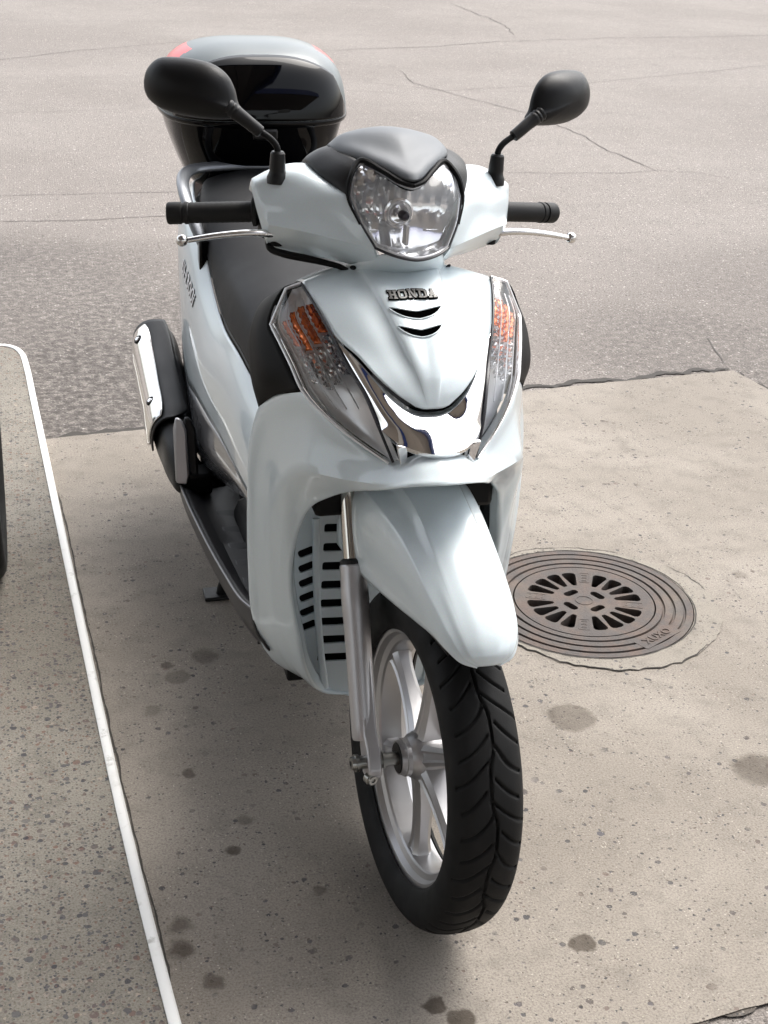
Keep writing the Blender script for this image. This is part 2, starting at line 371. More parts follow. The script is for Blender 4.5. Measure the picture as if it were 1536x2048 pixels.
def white_steel():
    m, t, b = mat('worn_white_painted_steel'); tc = N(t, 'ShaderNodeTexCoord'); v = tc.outputs['Object']
    n = noise(t, v, 30., 5., .7); n2 = noise(t, v, 5., 5., .7)
    cc = mixc(t, smooth_(t, n, .56, .72), (.72, .72, .70), (.42, .41, .38)); cc = mixc(t, smooth_(t, n2, .58, .74), cc, (.62, .61, .58))
    L(t, cc, b.inputs['Base Color']); b.inputs['Roughness'].default_value = .42
    bp = N(t, 'ShaderNodeBump', Strength=.25, Distance=.002); L(t, n, bp.inputs['Height']); L(t, bp.outputs[0], b.inputs['Normal'])
    return m
M['white_steel'] = white_steel()

DC = np.array([.638, .902])                     # drain centre
def circ(r, n=64, c=DC, jit=0., rng=None):
    out = []
    for k in range(n):
        a = 2*math.pi*k/n; q = r*(1+(rng.uniform(-jit, jit) if rng else 0)); out.append((c[0]+q*math.cos(a), c[1]+q*math.sin(a)))
    return out
def sheet(name, outer, holes, z, m, parent=None):
    loops = [outer]+holes
    tri = tessellate_polygon([[Vector((x, y, 0)) for x, y in l] for l in loops]); P = [(x, y, z) for l in loops for x, y in l]
    return mk(name, P, [tuple(q) for q in tri], m, parent, smooth=False)
asphalt = tag(sheet('asphalt', [(-400, -400), (400, -400), (400, 600), (-400, 600)], [circ(.262)], -.006, 'asphalt'), kind='structure')
def ragged(a, b, n, j, rng, dirn):
    a, b = np.array(a), np.array(b); out = []; off = 0
    for k in range(n):
        off = off*.7 + rng.gauss(0, j); p = a+(b-a)*k/n + np.array(dirn)*off; out.append(tuple(p))
    return out
rg = random.Random(3)
A, B = (-1.6, 1.93), (1.713, 2.335)              # far edge of the slab
u_ = np.array([B[0]-A[0], B[1]-A[1]]); u_ /= np.linalg.norm(u_); p_ = np.array([u_[1], -u_[0]])
NB = np.array([.339, -.366]); nl = NB - u_*2.2; nr_t = np.dot(np.array(B)-NB, u_); NR = NB + u_*(nr_t+.15)
outline = ragged(A, B, 150, .0015, rg, p_) + ragged(B, NR, 90, .003, rg, u_) + ragged(NR, nl, 150, .004, rg, p_) + [tuple(nl)]
slab = tag(sheet('concrete_slab', outline, [circ(.262)], 0., 'slab'), kind='structure')
def strip(name, P, wd, m, parent, z, rng, jit=.4, step=.03):
    """narrow ragged ribbon along a 2-D polyline"""
    Q = []
    for a, b in zip(P[:-1], P[1:]):
        a, b = np.array(a, float), np.array(b, float); n = max(2, int(np.linalg.norm(b-a)/step))
        Q += [a+(b-a)*k/n for k in range(n)]
    Q.append(np.array(P[-1], float)); Q = np.array(Q); o1 = 0
    T = np.gradient(Q, axis=0); T /= np.linalg.norm(T, axis=1)[:, None]; Nn = np.stack([-T[:, 1], T[:, 0]], 1); V = []
    for i, (q, n) in enumerate(zip(Q, Nn)):
        o1 = o1*.82 + rng.gauss(0, wd*jit); e = min(1, i/4+.15, (len(Q)-1-i)/4+.15)
        ww = wd*e*(.45+.55*rng.random()); c = q+n*o1
        V += [(*(c+n*ww/2), z), (*(c-n*ww/2), z)]
    return mk(name, V, [(2*i, 2*i+1, 2*i+3, 2*i+2) for i in range(len(Q)-1)], m, parent, smooth=False)
cr = {'a': ([(1.75,5.37),(2.1,5.29),(2.51,5.26),(2.72,5.31),(2.92,5.24),(3.04,5.05)], .008), 'b': ([(2.11,8.59),(2.09,8.06),(2.23,7.66),(2.43,7.2),(2.55,6.94),(2.6,6.62),(2.65,6.16),(2.64,5.82),(2.69,5.49),(2.71,5.28)], .012),
 'c': ([(-2.6,4.45),(-.69,4.54),(-.37,4.51),(.03,4.58),(.6,4.6)], .012), 'd': ([(-2.6,4.9),(-.69,4.99),(-.23,5.01),(.12,5.03),(.5,5.05)], .008), 'e': ([(1.5,9.4),(2.86,9.91),(3.35,10.1),(4.31,10.3),(6.06,10.61),(8,10.9)], .016),
 'f': ([(1.65,8.16),(2.25,7.76),(3.37,8.06),(5.18,8.88),(7,9.5)], .010), 'g': ([(-3.,8.1),(-.69,8.98),(-.16,9.47),(.59,9.89),(1.6,10.2)], .014), 'h': ([(1.78,2.72),(1.75,2.59),(1.73,2.48),(1.70,2.34)], .010),
 'i': ([(1.4,7.78),(1.98,7.66)], .008), 'j': ([(3.67,12.79),(3.72,11.29),(3.6,10.47)], .016), 'k': ([(-2.5,6.8),(-.69,7.02),(-.11,7.11),(.19,7.16)], .007)}
for k, (pl, wd) in cr.items(): strip('crack', pl, wd*.7, 'seam', asphalt, -.003, rg, .75, .05)
def off_line(a, b, o, e=0.):
    a, b = np.array(a), np.array(b); return [tuple(a+o), tuple(b+o)]
strip('edge_crack', off_line((-.56, 2.056), B, -p_*.013), .034, 'crack', asphalt, -.002, rg, .25, .02)
strip('edge_crack', off_line(B, NR, u_*.008), .022, 'crack', asphalt, -.002, rg, .25, .02)
strip('edge_crack', off_line(NB-u_*.6, NR, p_*.012), .035, 'dirt', asphalt, -.002, rg, .3, .02)
# ---- raised island with a white steel edge
ISZ = .035
edge = [(-.425,-.255),(-.448,.022),(-.472,.368),(-.500,.86),(-.546,1.69),(-.578,2.27),(-.600,2.64)]
d0 = np.array(edge[0])-np.array(edge[1]); d0 /= np.linalg.norm(d0); edge = [tuple(np.array(edge[0])+d0*2.6)] + edge
corner = [(-.607,2.70),(-.625,2.755),(-.655,2.79),(-.70,2.805),(-.80,2.808),(-2.9,2.70)]
full = edge+corner
isl = full + [(-2.9, edge[0][1])]
V, F = plate([(x, y) for x, y in isl], [], -.005, ISZ-.003); isle = tag(mk('island_platform', V, F, 'island', smooth=False), kind='structure')
Q = interp([(x, y, 0) for x, y in full], 8); T = np.gradient(Q, axis=0); T /= np.linalg.norm(T, axis=1)[:, None]; Nn = np.stack([T[:, 1], -T[:, 0], 0*T[:, 0]], 1)
prof = [(-.0175, ISZ-.012), (-.0175, ISZ+.0), (-.0155, ISZ+.0015), (-.004, ISZ+.0015), (-.001, ISZ+.0), (.0015, ISZ-.004), (.0015, -.004)]
G = np.array([[q+n*a+np.array([0, 0, z+.0005*math.sin(i*1.7)]) for a, z in prof] for i, (q, n) in enumerate(zip(Q, Nn))])
V, F = gridmesh(G); tag(mk('steel_edging', V, F, 'white_steel', angle=40), 'white painted steel edging strip with rounded corner around the concrete island', 'edging')
strip('gutter_dirt', [(-.432+.006,-.22),(-.465+.006,.30),(-.497+.006,.86),(-.543+.006,1.69)], .0045, 'crack', slab, .002, rg, .2, .02)

# ---- cast iron drain
drain = thing('drain_cover', (DC[0], DC[1], 0), 'round rusty cast iron drain grate with radial slots set in the concrete slab', 'drain cover')
d_ = np.array([-DC[0], -DC[1], 0])
def local(o):                                    # move verts into the drain's frame
    for v in o.data.vertices: v.co = (v.co.x-DC[0], v.co.y-DC[1], v.co.z)
    return o
ROT = R(-20.5)
def polar(r, a): return (DC[0]+r*math.cos(a), DC[1]+r*math.sin(a))
holes = []
for q in range(4):
    for k in range(4):
        a = ROT+R(90*q + 17.2 + k*18.5)
        ri, ro = .074, .136; wi, wo = .0065, .0170
        h = []
        ca, sa = math.cos(a), math.sin(a)
        for (r_, w_) in [(ri, wi*.5), (ri+.004, wi), (ro-.010, wo), (ro-.003, wo*.85), (ro, wo*.45), (ro, -wo*.45), (ro-.003, -wo*.85), (ro-.010, -wo), (ri+.004, -wi), (ri, -wi*.5)]:
            h.append((DC[0]+r_*ca-w_*sa, DC[1]+r_*sa+w_*ca))
        holes.append(h)
    a = ROT+R(90*q+45); cx, cy = polar(.0440, a)
    holes.append(rrect(cx, cy, .019, .040, .0095, 5, a))
V, F = plate(circ(.163, 96), holes, -.022, .0035); local(mk('grate', V, F, 'iron', drain, smooth=False))
prof = [(-.05, .168), (.0035, .1665), (.0035, .181), (-.002, .1825), (-.002, .1865), (.0035, .188), (.0035, .205), (-.002, .2065), (-.002, .2105), (.0035, .212), (.0035, .229), (-.002, .2305), (-.002, .2345), (.003, .236), (.003, .252), (-.006, .2535), (-.05, .254)]
V, F = lathe(prof, (0, 0, 1), (DC[0], DC[1], 0), 128); local(mk('frame_ring', V, F, 'iron', drain, angle=25))
V, F = lathe([(-.30, .001), (-.30, .17), (-.05, .172)], (0, 0, 1), (DC[0], DC[1], 0), 48); local(mk('shaft', V, F, 'crack', drain))
V, F = lathe([(-.3, .25), (-.006, .262)], (0, 0, 1), (DC[0], DC[1], 0), 64); local(mk('seat_wall', V, F, 'crack', drain))
for q in range(4):                               # raised lands with worn lettering
    a = ROT+R(90*q); cx, cy = polar(.113, a)
    V, F = plate(rrect(cx, cy, .048, .026, .003, 3, a), [rrect(cx, cy, .044, .022, .003, 3, a)], .0034, .0042); local(mk('land_rim', V, F, 'iron', drain, smooth=False))
    for k in range(3):
        cx, cy = polar(.098+k*.014, a); V, F = plate(rrect(cx, cy, .006, .014, .002, 2, a), [rrect(cx, cy, .0025, .010, .001, 2, a)], .0034, .0041); local(mk('worn_letter', V, F, 'iron', drain, smooth=False))
a = R(-60); cx, cy = polar(.2115, a)
V, F = plate(rrect(cx, cy, .042, .125, .004, 3, a), [], -.003, .0040); local(mk('plaque', V, F, 'iron', drain, smooth=False))
tm = text_mesh('plaque_lettering', 'XUXO', 'iron', drain, frame((cx, cy, .0046), (-math.sin(a), math.cos(a), 0), (-math.cos(a), -math.sin(a), 0)), .030, .0012); local(tm)
cx, cy = polar(0, 0); V, F = plate(circ(.021, 24), [circ(.0185, 24)], .0034, .0046); local(mk('centre_boss', V, F, 'iron', drain, smooth=False))
rg2 = random.Random(11); oc = []
for k in range(110):
    a = 2*math.pi*k/110; r_ = .272 + .045*max(0, math.cos(a-R(-40)))**.7 + rg2.uniform(-.004, .004); oc.append(polar(r_, a))
sheet('mortar_collar', oc, [circ(.2545, 96)], .0025, 'mortar', slab)
oc2 = [np.array(p) for p in oc]; 
k0 = 0
while k0 < len(oc):
    n_ = rg2.randint(5, 16); seg = oc[k0:k0+n_+1]
    if rg2.random() < .75 and len(seg) > 2: strip('joint_crack', [tuple(p) for p in seg], .0035, 'crack', slab, .0032, rg2, .25, .012)
    k0 += n_
strip('joint_crack', circ(.2565, 60)+[circ(.2565, 60)[0]], .004, 'crack', slab, .0034, rg2, .2, .012)

# ------------------------------------------------------------------ the scooter
sc = thing('motor_scooter', (0, 0, 0), 'pale blue silver motor scooter with black top box parked on its stand', 'scooter')
def pair_(fn):
    for s in (-1, 1): fn(s)
def fl(rows, s): return rows if s > 0 else mx_(rows)
def flp(P, s): return [(p[0]*s, p[1], p[2]) for p in P]

# ---- front wheel
WZ = .28
def tyre_mesh(seg, prof, fn=None, mp=9):
    pr = interp([(x, r, 0) for x, r in prof], mp)[:, :2]
    th = np.linspace(0, 2*math.pi, seg, endpoint=False)
    X, TH = np.meshgrid(pr[:, 0], th, indexing='ij'); Rr = np.repeat(pr[:, 1:2], seg, 1)
    if fn is not None: Rr = Rr - fn(X, TH)*(Rr > .259)
    G = np.stack([X, -Rr*np.cos(TH), Rr*np.sin(TH)], -1); return gridmesh(G, close_v=True)
def tread(X, TH):
    a = TH*.28; per = 2*math.pi*.28; n = 44; p = per/n           # arc length along the tread, measured upwards from the front
    xc = .0048*np.tanh(1.8*np.sin(2*math.pi*a/(4*p))) - .001      # wavy centre groove
    g = lambda d, wdt: 1/(1+np.exp((np.abs(d)-wdt)/.00035))
    dep = g(X-xc, .0017)
    for s, ph in ((-1, .1), (1, .55)):
        ax_ = np.where(s*(X-xc) > 0, np.abs(X-xc), 9.)
        sl = -(1.45*ax_ - 11.*np.minimum(ax_, .06)**2)
        q = (a-sl)/p-ph; k = np.floor(q+.5); d = (q+.5) % 1-.5
        lo = np.where(k % 2 == 0, 0., .007); hi = np.where(k % 2 == 0, .049, .044)
        lim = g(np.clip(lo-ax_, 0, 9)+np.clip(ax_-hi, 0, 9), .0008)
        dep = np.maximum(dep, g(d*p*.66, .00165)*lim)
    return .005*dep
tp = [(-.040,.205),(-.047,.212),(-.0535,.226),(-.056,.241),(-.0535,.2555),(-.046,.2665),(-.034,.2745),(-.017,.2790),(0,.2803)]
tp = tp + [(-x, r) for x, r in reversed(tp[:-1])]
rimp = [(-.041,.2125),(-.0425,.2175),(-.040,.2185),(-.0375,.2165),(-.0370,.2075),(-.0345,.200),(-.0255,.1955),(-.0215,.1865),(-.018,.1845),(0,.1835)]
rimp = rimp + [(-x, r) for x, r in reversed(rimp[:-1])]
outp = [(.036,.2180),(0,.2085),(-.036,.2180)]
V, F = lathe(rimp+outp, (1, 0, 0), (0, 0, WZ), 128, close=True)
wheel = mk('front_wheel', V, F, 'alu', sc, True, angle=25)
V, F = tyre_mesh(1100, tp, tread, 8); V = V+[0, 0, WZ]
mk('tyre', V, F, 'tyre', wheel, True, angle=60)
for k in range(6):
    a = R(32+60*k); dv = np.array([0, -math.cos(a), math.sin(a)]); tv = np.array([0, math.sin(a), math.cos(a)]); xv = np.array([1., 0, 0]); rows = []
    for r_, w_, x0, x1 in ((.024, .019, -.028, .028), (.05, .0165, -.022, .022), (.10, .0135, -.016, .016), (.15, .014, -.014, .014), (.178, .018, -.016, .016), (.190, .024, -.018, .018)):
        c = np.array([0, 0, WZ])+dv*r_; e = .0035
        rows.append([c+tv*w_*p+xv*q for p, q in ((-1, x0+e*2), (-.55, x0), (-.3, x0+e*.8), (.3, x0+e*.8), (.55, x0), (1, x0+e*2), (1, x1-e*2), (.55, x1), (.3, x1-e*.8), (-.3, x1-e*.8), (-.55, x1), (-1, x1-e*2))])
    A_ = np.array(rows); V, F = gridmesh(np.array([interp(list(A_[:, j]), 4) for j in range(A_.shape[1])]).transpose(1, 0, 2), close_v=True)
    mk('spoke', V, F, 'alu', wheel, True, angle=28)
turned('hub', [(-.052,.018),(-.052,.027),(-.047,.0285),(-.044,.0285),(-.043,.031),(-.036,.031),(-.030,.036),(-.022,.040),(0,.041),(.03,.04),(.045,.036),(.052,.034),(.052,.01)], (1,0,0), (0,0,WZ), 'alu', wheel, True)
turned('hub_seal', [(-.0535,.010),(-.0535,.0235),(-.0515,.0255)], (1,0,0), (0,0,WZ), 'black', wheel, True)
turned('axle', [(-.130,.0002),(-.130,.007),(-.1295,.0105),(-.1235,.0115),(-.1235,.014),(-.118,.014),(-.118,.0105),(-.079,.0105),(-.079,.0135),(-.0745,.0135),(-.0745,.0105),(-.052,.0105),(.09,.0105)], (1,0,0), (0,0,WZ), 'steel', wheel, True, 24)
turned('axle_socket', [(-.1306,.0002),(-.1306,.005)], (1,0,0), (0,0,WZ), 'black', wheel, True, 6)
turned('brake_disc', [(.056,.075),(.056,.122),(.060,.122),(.060,.075)], (1,0,0), (0,0,WZ), 'steel', wheel, True, 64, close=True)
# ---- fork legs: lower slider with axle clamp, upper chrome tube
def fork(s):
    x = .0985*s; b = np.array([x, .028, .295]); q = lambda t: b+AX*t
    f = turned('fork_leg', [(.006,.0005),(.007,.019),(.012,.0205),(.03,.0208),(.12,.0208),(.20,.0215),(.215,.0225),(.245,.0225),(.256,.0215),(.285,.0215),(.288,.0195),(.289,.016)], AX, b, 'alu_dark', sc, True, 32)
    turned('fork_seal', [(.288,.0205),(.293,.0205),(.296,.017),(.297,.0145)], AX, b, 'black', f, True, 32)
    turned('fork_tube', [(.28,.0145),(.62,.0145)], AX, b, 'fork_chrome', f, True, 32)
    V = []; prof = [(-.032,-.042),(-.024,-.052),(.000,-.054),(.018,-.042),(.022,-.01),(.021,.14),(.015,.16),(-.006,.16),(-.010,.13),(-.014,.02),(-.030,-.005)]
    V, F = plate([(p*.8-.004, q_) for p, q_ in prof], [], -.0115, .0115, lambda u, v, w_: tuple(b+np.array([w_-.004*s, 0, 0])+AX*v+np.array([0, math.cos(RAKE), -math.sin(RAKE)])*(u-.006)))
    mk('axle_clamp', V, F, 'alu_dark', f, True, bevel=.004, angle=30)
    pb = b+np.array([.002*s, -.043, -.036]); turned('pinch_bolt', [(-.004,.011),(.006,.011),(.007,.008),(.0095,.0075),(.0095,.004),(.007,.0035),(.007,.0003)], (-.25*s, -1, .0), pb, 'steel', f, True, 20)
pair_(fork)
box('brake_caliper', (.062, .05, .22), (.112, .125, .32), 'black', sc, True, .012)
turned('wheel_speed_ring', [(.061,.06),(.061,.07),(.064,.07),(.064,.06)], (1,0,0), (0,0,WZ), 'steel', wheel, True, 40, close=True)
# ---- front mudguard
fr = [ # y, half-width, edge z, shoulder z, crest z
 (-.184,.018,.553,.556,.5585), (-.176,.040,.558,.567,.576), (-.155,.055,.566,.586,.602), (-.115,.064,.570,.604,.632), (-.060,.071,.564,.622,.660), (.0,.078,.556,.638,.684), (.060,.086,.550,.648,.703), (.12,.094,.546,.652,.714), (.172,.099,.546,.652,.716)]
rows = []
for y, hw, ze, zs, zc in fr:
    dy = .012 if hw > .03 else .004; k = max(0., min(1., (y+.10)/.14)); dz = zc-zs; h = ze+.25*(zs-ze)
    A1 = (-hw*.97, y, zs-(zs-ze)*.10+dz*.12); A2 = (-hw*(.93-.06*k), y-dy*.2, zs+dz*.30+.004*k)
    B1 = (-hw*(.80-.02*k), y-dy*.4, zs+dz*(.52-.04*k)-.001*k); B2 = (-hw*(.70-.10*k), y-dy*.6, zs+dz*(.70-.02*k)-.002*k); C1 = (-hw*(.60-.10*k), y-dy*.7, zs+dz*(.80+.08*k)+.001*k)
    rows.append(sym([(-hw+.003, y+.004, ze), (-hw, y, h), A1, A2, A2, B1, B2, C1, C1, (-hw*.28, y-dy*.95, zs+dz*.97), (0, y-dy, zc)]))
rows.append([(x*.96, y+.09, z-.012) for x, y, z in rows[-1]])
fend = loft('front_mudguard', rows, 'paint', sc, 6, 5, True, .004, -1)
loft('mudguard_liner', [[(x*.93, y, z-.010) for x, y, z in r[1:-1]] for r in rows[2:]], 'black', fend, 3, 3, True, .002)

# ---- front cover between the lamps, with the raised centre band
cv = [[(.150,.385,.955),(.10,.40,.968),(.068,.405,.972),(.060,.405,.974),(0,.405,.974)],
 [(.153,.326,.970),(.1,.335,.984),(.069,.335,.990),(.061,.333,.9935),(0,.333,.9935)],
 [(.153,.312,.969),(.1,.309,.983),(.067,.306,.988),(.060,.303,.9925),(0,.302,.993)],
 [(.139,.247,.945),(.095,.245,.964),(.057,.241,.972),(.050,.236,.978),(0,.233,.9785)],
 [(.123,.201,.921),(.082,.191,.938),(.044,.186,.944),(.038,.180,.949),(0,.177,.950)],
 [(.098,.155,.905),(.066,.145,.909),(.031,.137,.913),(.027,.132,.917),(0,.130,.917)],
 [(.076,.115,.885),(.05,.108,.885),(.0195,.102,.887),(.017,.100,.888),(0,.099,.889)],
 [(.050,.090,.865),(.032,.086,.864),(.0125,.084,.864),(.011,.0835,.864),(0,.083,.864)],
 [(.026,.078,.8495),(.016,.075,.847),(.007,.074,.8465),(.006,.074,.8465),(0,.074,.8465)]]
fc = loft('front_cover', [sym(r) for r in cv], 'paint', sc, 6, 6, False, .003, -1, angle=50)
from mathutils.bvhtree import BVHTree
def bvh_of(rows_, mu=6, mv=6):
    V, F = gridmesh(lgrid(rows_, mu, mv)); return BVHTree.FromPolygons([tuple(v) for v in V], F)
fc_bvh = bvh_of([sym(r) for r in cv])
def on_cover(x, z):
    """y on the front cover"""
    h = fc_bvh.ray_cast(Vector((x, -1, z)), Vector((0, 1, 0))); return h[0].y if h[0] is not None else .3
def vent(zc, hw, name):  # no opening cut: a black strip on the cover paints the slot's inner shade
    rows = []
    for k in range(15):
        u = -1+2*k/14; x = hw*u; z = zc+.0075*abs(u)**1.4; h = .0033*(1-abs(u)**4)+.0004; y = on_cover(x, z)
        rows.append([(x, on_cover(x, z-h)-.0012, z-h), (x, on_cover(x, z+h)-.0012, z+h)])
    A_ = np.array(rows); V, F = gridmesh(A_); mk(name, V, F, 'flat_black', fc, smooth=False, solid=.0006)
    up = [(r[1][0], r[1][1]-.001, r[1][2]+.0006) for r in rows]; tube('vent_lip', up, .0011, 'paint', fc, seg=8, mpi=2)
    dn = [(r[0][0], r[0][1]-.001, r[0][2]-.0006) for r in rows]; tube('vent_lip', dn, .0013, 'paint', fc, seg=8, mpi=2)
vent(.9555, .041, 'slot_shade_strip'); vent(.9365, .0345, 'slot_shade_strip')
def bar_letters(word, H, Wd, gap):
    """slab-serif capitals made of bars: list of outlines"""
    out = []; x = 0; t_ = .24*Wd; s_ = .17*H; e = .13*Wd
    def rect(a, b, c, d): out.append([(x+a, b), (x+c, b), (x+c, d), (x+a, d)])
    for ch in word:
        if ch == 'H':
            for q in (.13*Wd, Wd-.13*Wd-t_):
                rect(q, 0, q+t_, H)
            rect(0, 0, .5*Wd-.06*Wd, s_); rect(.56*Wd, 0, Wd, s_); rect(0, H-s_, .44*Wd, H); rect(.56*Wd, H-s_, Wd, H); rect(.3*Wd, .40*H, .7*Wd, .58*H)
        elif ch == 'O':
            rect(.18*Wd, 0, .82*Wd, s_); rect(.18*Wd, H-s_, .82*Wd, H); rect(.0, .16*H, t_, .84*H); rect(Wd-t_, .16*H, Wd, .84*H); rect(.08*Wd, .07*H, .3*Wd, .2*H); rect(.7*Wd, .07*H, .92*Wd, .2*H); rect(.08*Wd, .8*H, .3*Wd, .93*H); rect(.7*Wd, .8*H, .92*Wd, .93*H)
        elif ch == 'N':
            rect(.1*Wd, 0, .1*Wd+.17*Wd, H); rect(.74*Wd, 0, .91*Wd, H); rect(0, 0, .38*Wd, s_); rect(.62*Wd, H-s_, Wd, H); rect(0, H-s_, .3*Wd, H)
            out.append([(x+.1*Wd, H), (x+.36*Wd, H), (x+.9*Wd, 0), (x+.64*Wd, 0)])
        elif ch == 'D':
            rect(.12*Wd, 0, .12*Wd+t_, H); rect(0, 0, .72*Wd, s_); rect(0, H-s_, .72*Wd, H); rect(Wd-t_, .18*H, Wd, .82*H); rect(.66*Wd, .06*H, .92*Wd, .22*H); rect(.66*Wd, .78*H, .92*Wd, .94*H)
        elif ch == 'A':
            out.append([(x+.12*Wd, 0), (x+.32*Wd, 0), (x+.56*Wd, H), (x+.38*Wd, H)]); out.append([(x+.62*Wd, 0), (x+.9*Wd, 0), (x+.64*Wd, H), (x+.4*Wd, H)])
            rect(0, 0, .42*Wd, s_); rect(.54*Wd, 0, Wd, s_); rect(.28*Wd, .28*H, .7*Wd, .43*H)
        x += Wd+gap
    return out, x-gap
def badge():
    out, tot = bar_letters('HONDA', .0112, .0137, .0019)
    for nm, m_, lift, grow in (('badge_backing', 'flat_black', .0002, .0011), ('badge_letters', 'badge', .0012, 0.)):
        V, F = [], []
        for i, l in enumerate(out):
            c = np.mean(l, 0); q = [tuple(np.array(p)+np.sign(np.array(p)-c)*grow) for p in l]
            def place(u, v, w_):
                x = u-tot/2; z = .9715+v*.70; return (x+.0, on_cover(x, z)-.55*w_-.0006, z+.8*w_)
            a, f = plate(q, [], 0, .0014+lift+i*2e-5, place); n = len(V); V += a; F += [tuple(n+i_ for i_ in t) for t in f]
        mk(nm, V, F, m_, fc, smooth=False)
badge()

# ---- chrome V garnish under the cover
up = [(-.126,.206,.918),(-.099,.162,.898),(-.077,.124,.877),(-.051,.098,.856),(-.026,.085,.841),(0,.081,.838)]
md = [(-.126,.207,.917),(-.104,.157,.890),(-.086,.110,.862),(-.064,.070,.832),(-.034,.050,.822),(0,.044,.820)]
lo = [(-.126,.208,.916),(-.110,.163,.884),(-.095,.119,.857),(-.077,.075,.818),(-.042,.024,.805),(0,.010,.800)]
ln = [(-.126,.212,.914),(-.108,.170,.880),(-.092,.126,.850),(-.073,.080,.810),(-.042,.026,.7985),(0,.012,.7935)]
gar = loft('chrome_garnish', [sym(up), sym(md), sym(lo), sym(lo), sym(ln)], 'chrome', sc, 6, 7, False, .002, 0)
def fang(s):
    V, F = plate([(0, 0), (.018, .004), (.006, -.044), (-.002, -.046)], [], -.004, .004, lambda u, v, w_: (s*(.048+u*.9), .034+w_-.1*v, .806+v*.95))
    mk('garnish_fang', V, F, 'chrome', gar, bevel=.0015, angle=30)
pair_(fang)

# ---- leg shield (painted), a half each side of the centre line, as one panel
I_ = [(0,-.032,.772),(-.045,-.014,.765),(-.085,.055,.731),(-.114,.125,.6975),(-.139,.168,.667),(-.156,.198,.640),(-.168,.228,.590),(-.1765,.244,.526),(-.177,.252,.473),(-.171,.258,.422),(-.158,.268,.357),(-.140,.290,.276),(-.098,.335,.196),(-.04,.345,.18),(0,.345,.18)]
O_ = [(0,.020,.794),(-.034,.026,.788),(-.060,.050,.770),(-.090,.090,.7745),(-.126,.128,.797),(-.152,.162,.818),(-.171,.199,.834),(-.196,.250,.815),(-.219,.305,.775),(-.2345,.325,.70),(-.2385,.325,.60),(-.236,.335,.47),(-.224,.352,.345),(-.17,.395,.225),(0,.43,.15)]
# re-sample both to the same count
def resample(P, n, mp=12):
    Q = interp(P, mp); s = np.r_[0, np.cumsum(np.linalg.norm(np.diff(Q, axis=0), axis=1))]; t = np.linspace(0, s[-1], n)
    return np.stack([np.interp(t, s, Q[:, k]) for k in range(3)], 1)
Ii = interp(I_, 4); Oo = interp(O_, 4)
Mm = []
for k in range(len(Ii)):
    t = k/(len(Ii)-1); c = .5*(Ii[k]+Oo[k]); b_ = math.sin(math.pi*min(1, t*1.0))
    w_ = math.exp(-((t-.38)/.20)**2); out = np.array([-.010*min(1, t*4), -.020, -.004*(t < .5)]); Mm.append(c+out*.7+np.array([-.012, -.016, -.002])*w_)
rowsL = [Ii+np.array([.010, .028, .010])*np.linspace(.4, 1, len(Ii))[:, None], Ii+np.array([.001, .004, .002]), Ii, Ii*.85+Oo*.15+np.array([-.004,-.010,-.002]), np.array(Mm), np.array(Mm), Ii*.18+Oo*.82+np.array([-.004,-.007,0]), Oo, Oo+np.array([.004,.014,0])]
G = np.array([interp(list(np.array(rowsL)[:, j]), 5) for j in range(len(Ii))])
Gm = G[::-1].copy(); Gm[:, :, 0] *= -1; G2 = np.concatenate([Gm[:-1], G]); V, F = gridmesh(G2)
shield = mk('leg_shield', V, F, 'paint', sc, angle=50, solid=.003)
# radiator grille plate inside the arch
def gy(x, z): return .345
gout = [(-.172,.62),(-.178,.50),(-.168,.36),(-.15,.27),(-.11,.20),(-.05,.175),(.05,.175),(.11,.20),(.15,.27),(.168,.36),(.178,.50),(.172,.62)]
gh = []
for s in (-1, 1):
    for k in range(8):
        z = .522-k*.0372; gh.append(rrect(s*(.069+.0035*k*.3), z, .068, .0165, .004, 3, R(3*s)))
    for k in range(6):
        z = .480-k*.0295; gh.append(rrect(s*(.1335-.0012*k), z, .030, .0155, .005, 3, R(-20*s)))
V, F = plate(gout, gh, 0, .004, lambda x, z, w_: (x, gy(x, z)+.004-w_, z)); grille = mk('radiator_grille', V, F, 'paint', sc, smooth=False)
for s in (-1, 1): tube('grille_rib', [(s*x, gy(x, z)-.003, z) for x, z in ((.118,.545),(.1165,.45),(.112,.36),(.104,.27),(.095,.20))], .0065, 'paint', grille, flat=(1, .5))
box('radiator', (-.16, .372, .20), (.16, .42, .60), 'black_panel', sc, bevel=.005)
box('fork_crown', (-.125, .20, .70), (.125, .36, .80), 'black_panel', sc, bevel=.01)
box('arch_liner', (-.15, .20, .615), (.15, .37, .70), 'black_panel', sc, bevel=.01)

# ---- front position and turn lamps
li = [(.155,.315,.971),(.140,.247,.946),(.127,.206,.920),(.111,.161,.886),(.095,.116,.859),(.082,.081,.824),(.063,.050,.774)]
lo_ = [(.180,.310,.964),(.205,.303,.909),(.1955,.266,.889),(.185,.231,.866),(.173,.197,.837),(.132,.133,.803),(.068,.055,.771)]
nrm = np.array([.62, -.70, .30]); nrm /= np.linalg.norm(nrm)
def lamp_rows(d, k0=0, k1=7, a=.0, b=1., bul=.013):
    rows = []
    for i in range(k0, k1):
        p, q = np.array(li[i]), np.array(lo_[i]); wd = np.linalg.norm(q-p); r_ = []
        for f in (a, a+(b-a)*.25, a+(b-a)*.5, a+(b-a)*.75, b):
            r_.append(tuple(p+(q-p)*f + nrm*(4*f*(1-f)*bul*min(1, wd/.05) - d)))
        rows.append(r_)
    return rows
def sub_rows(rows, k): return rows
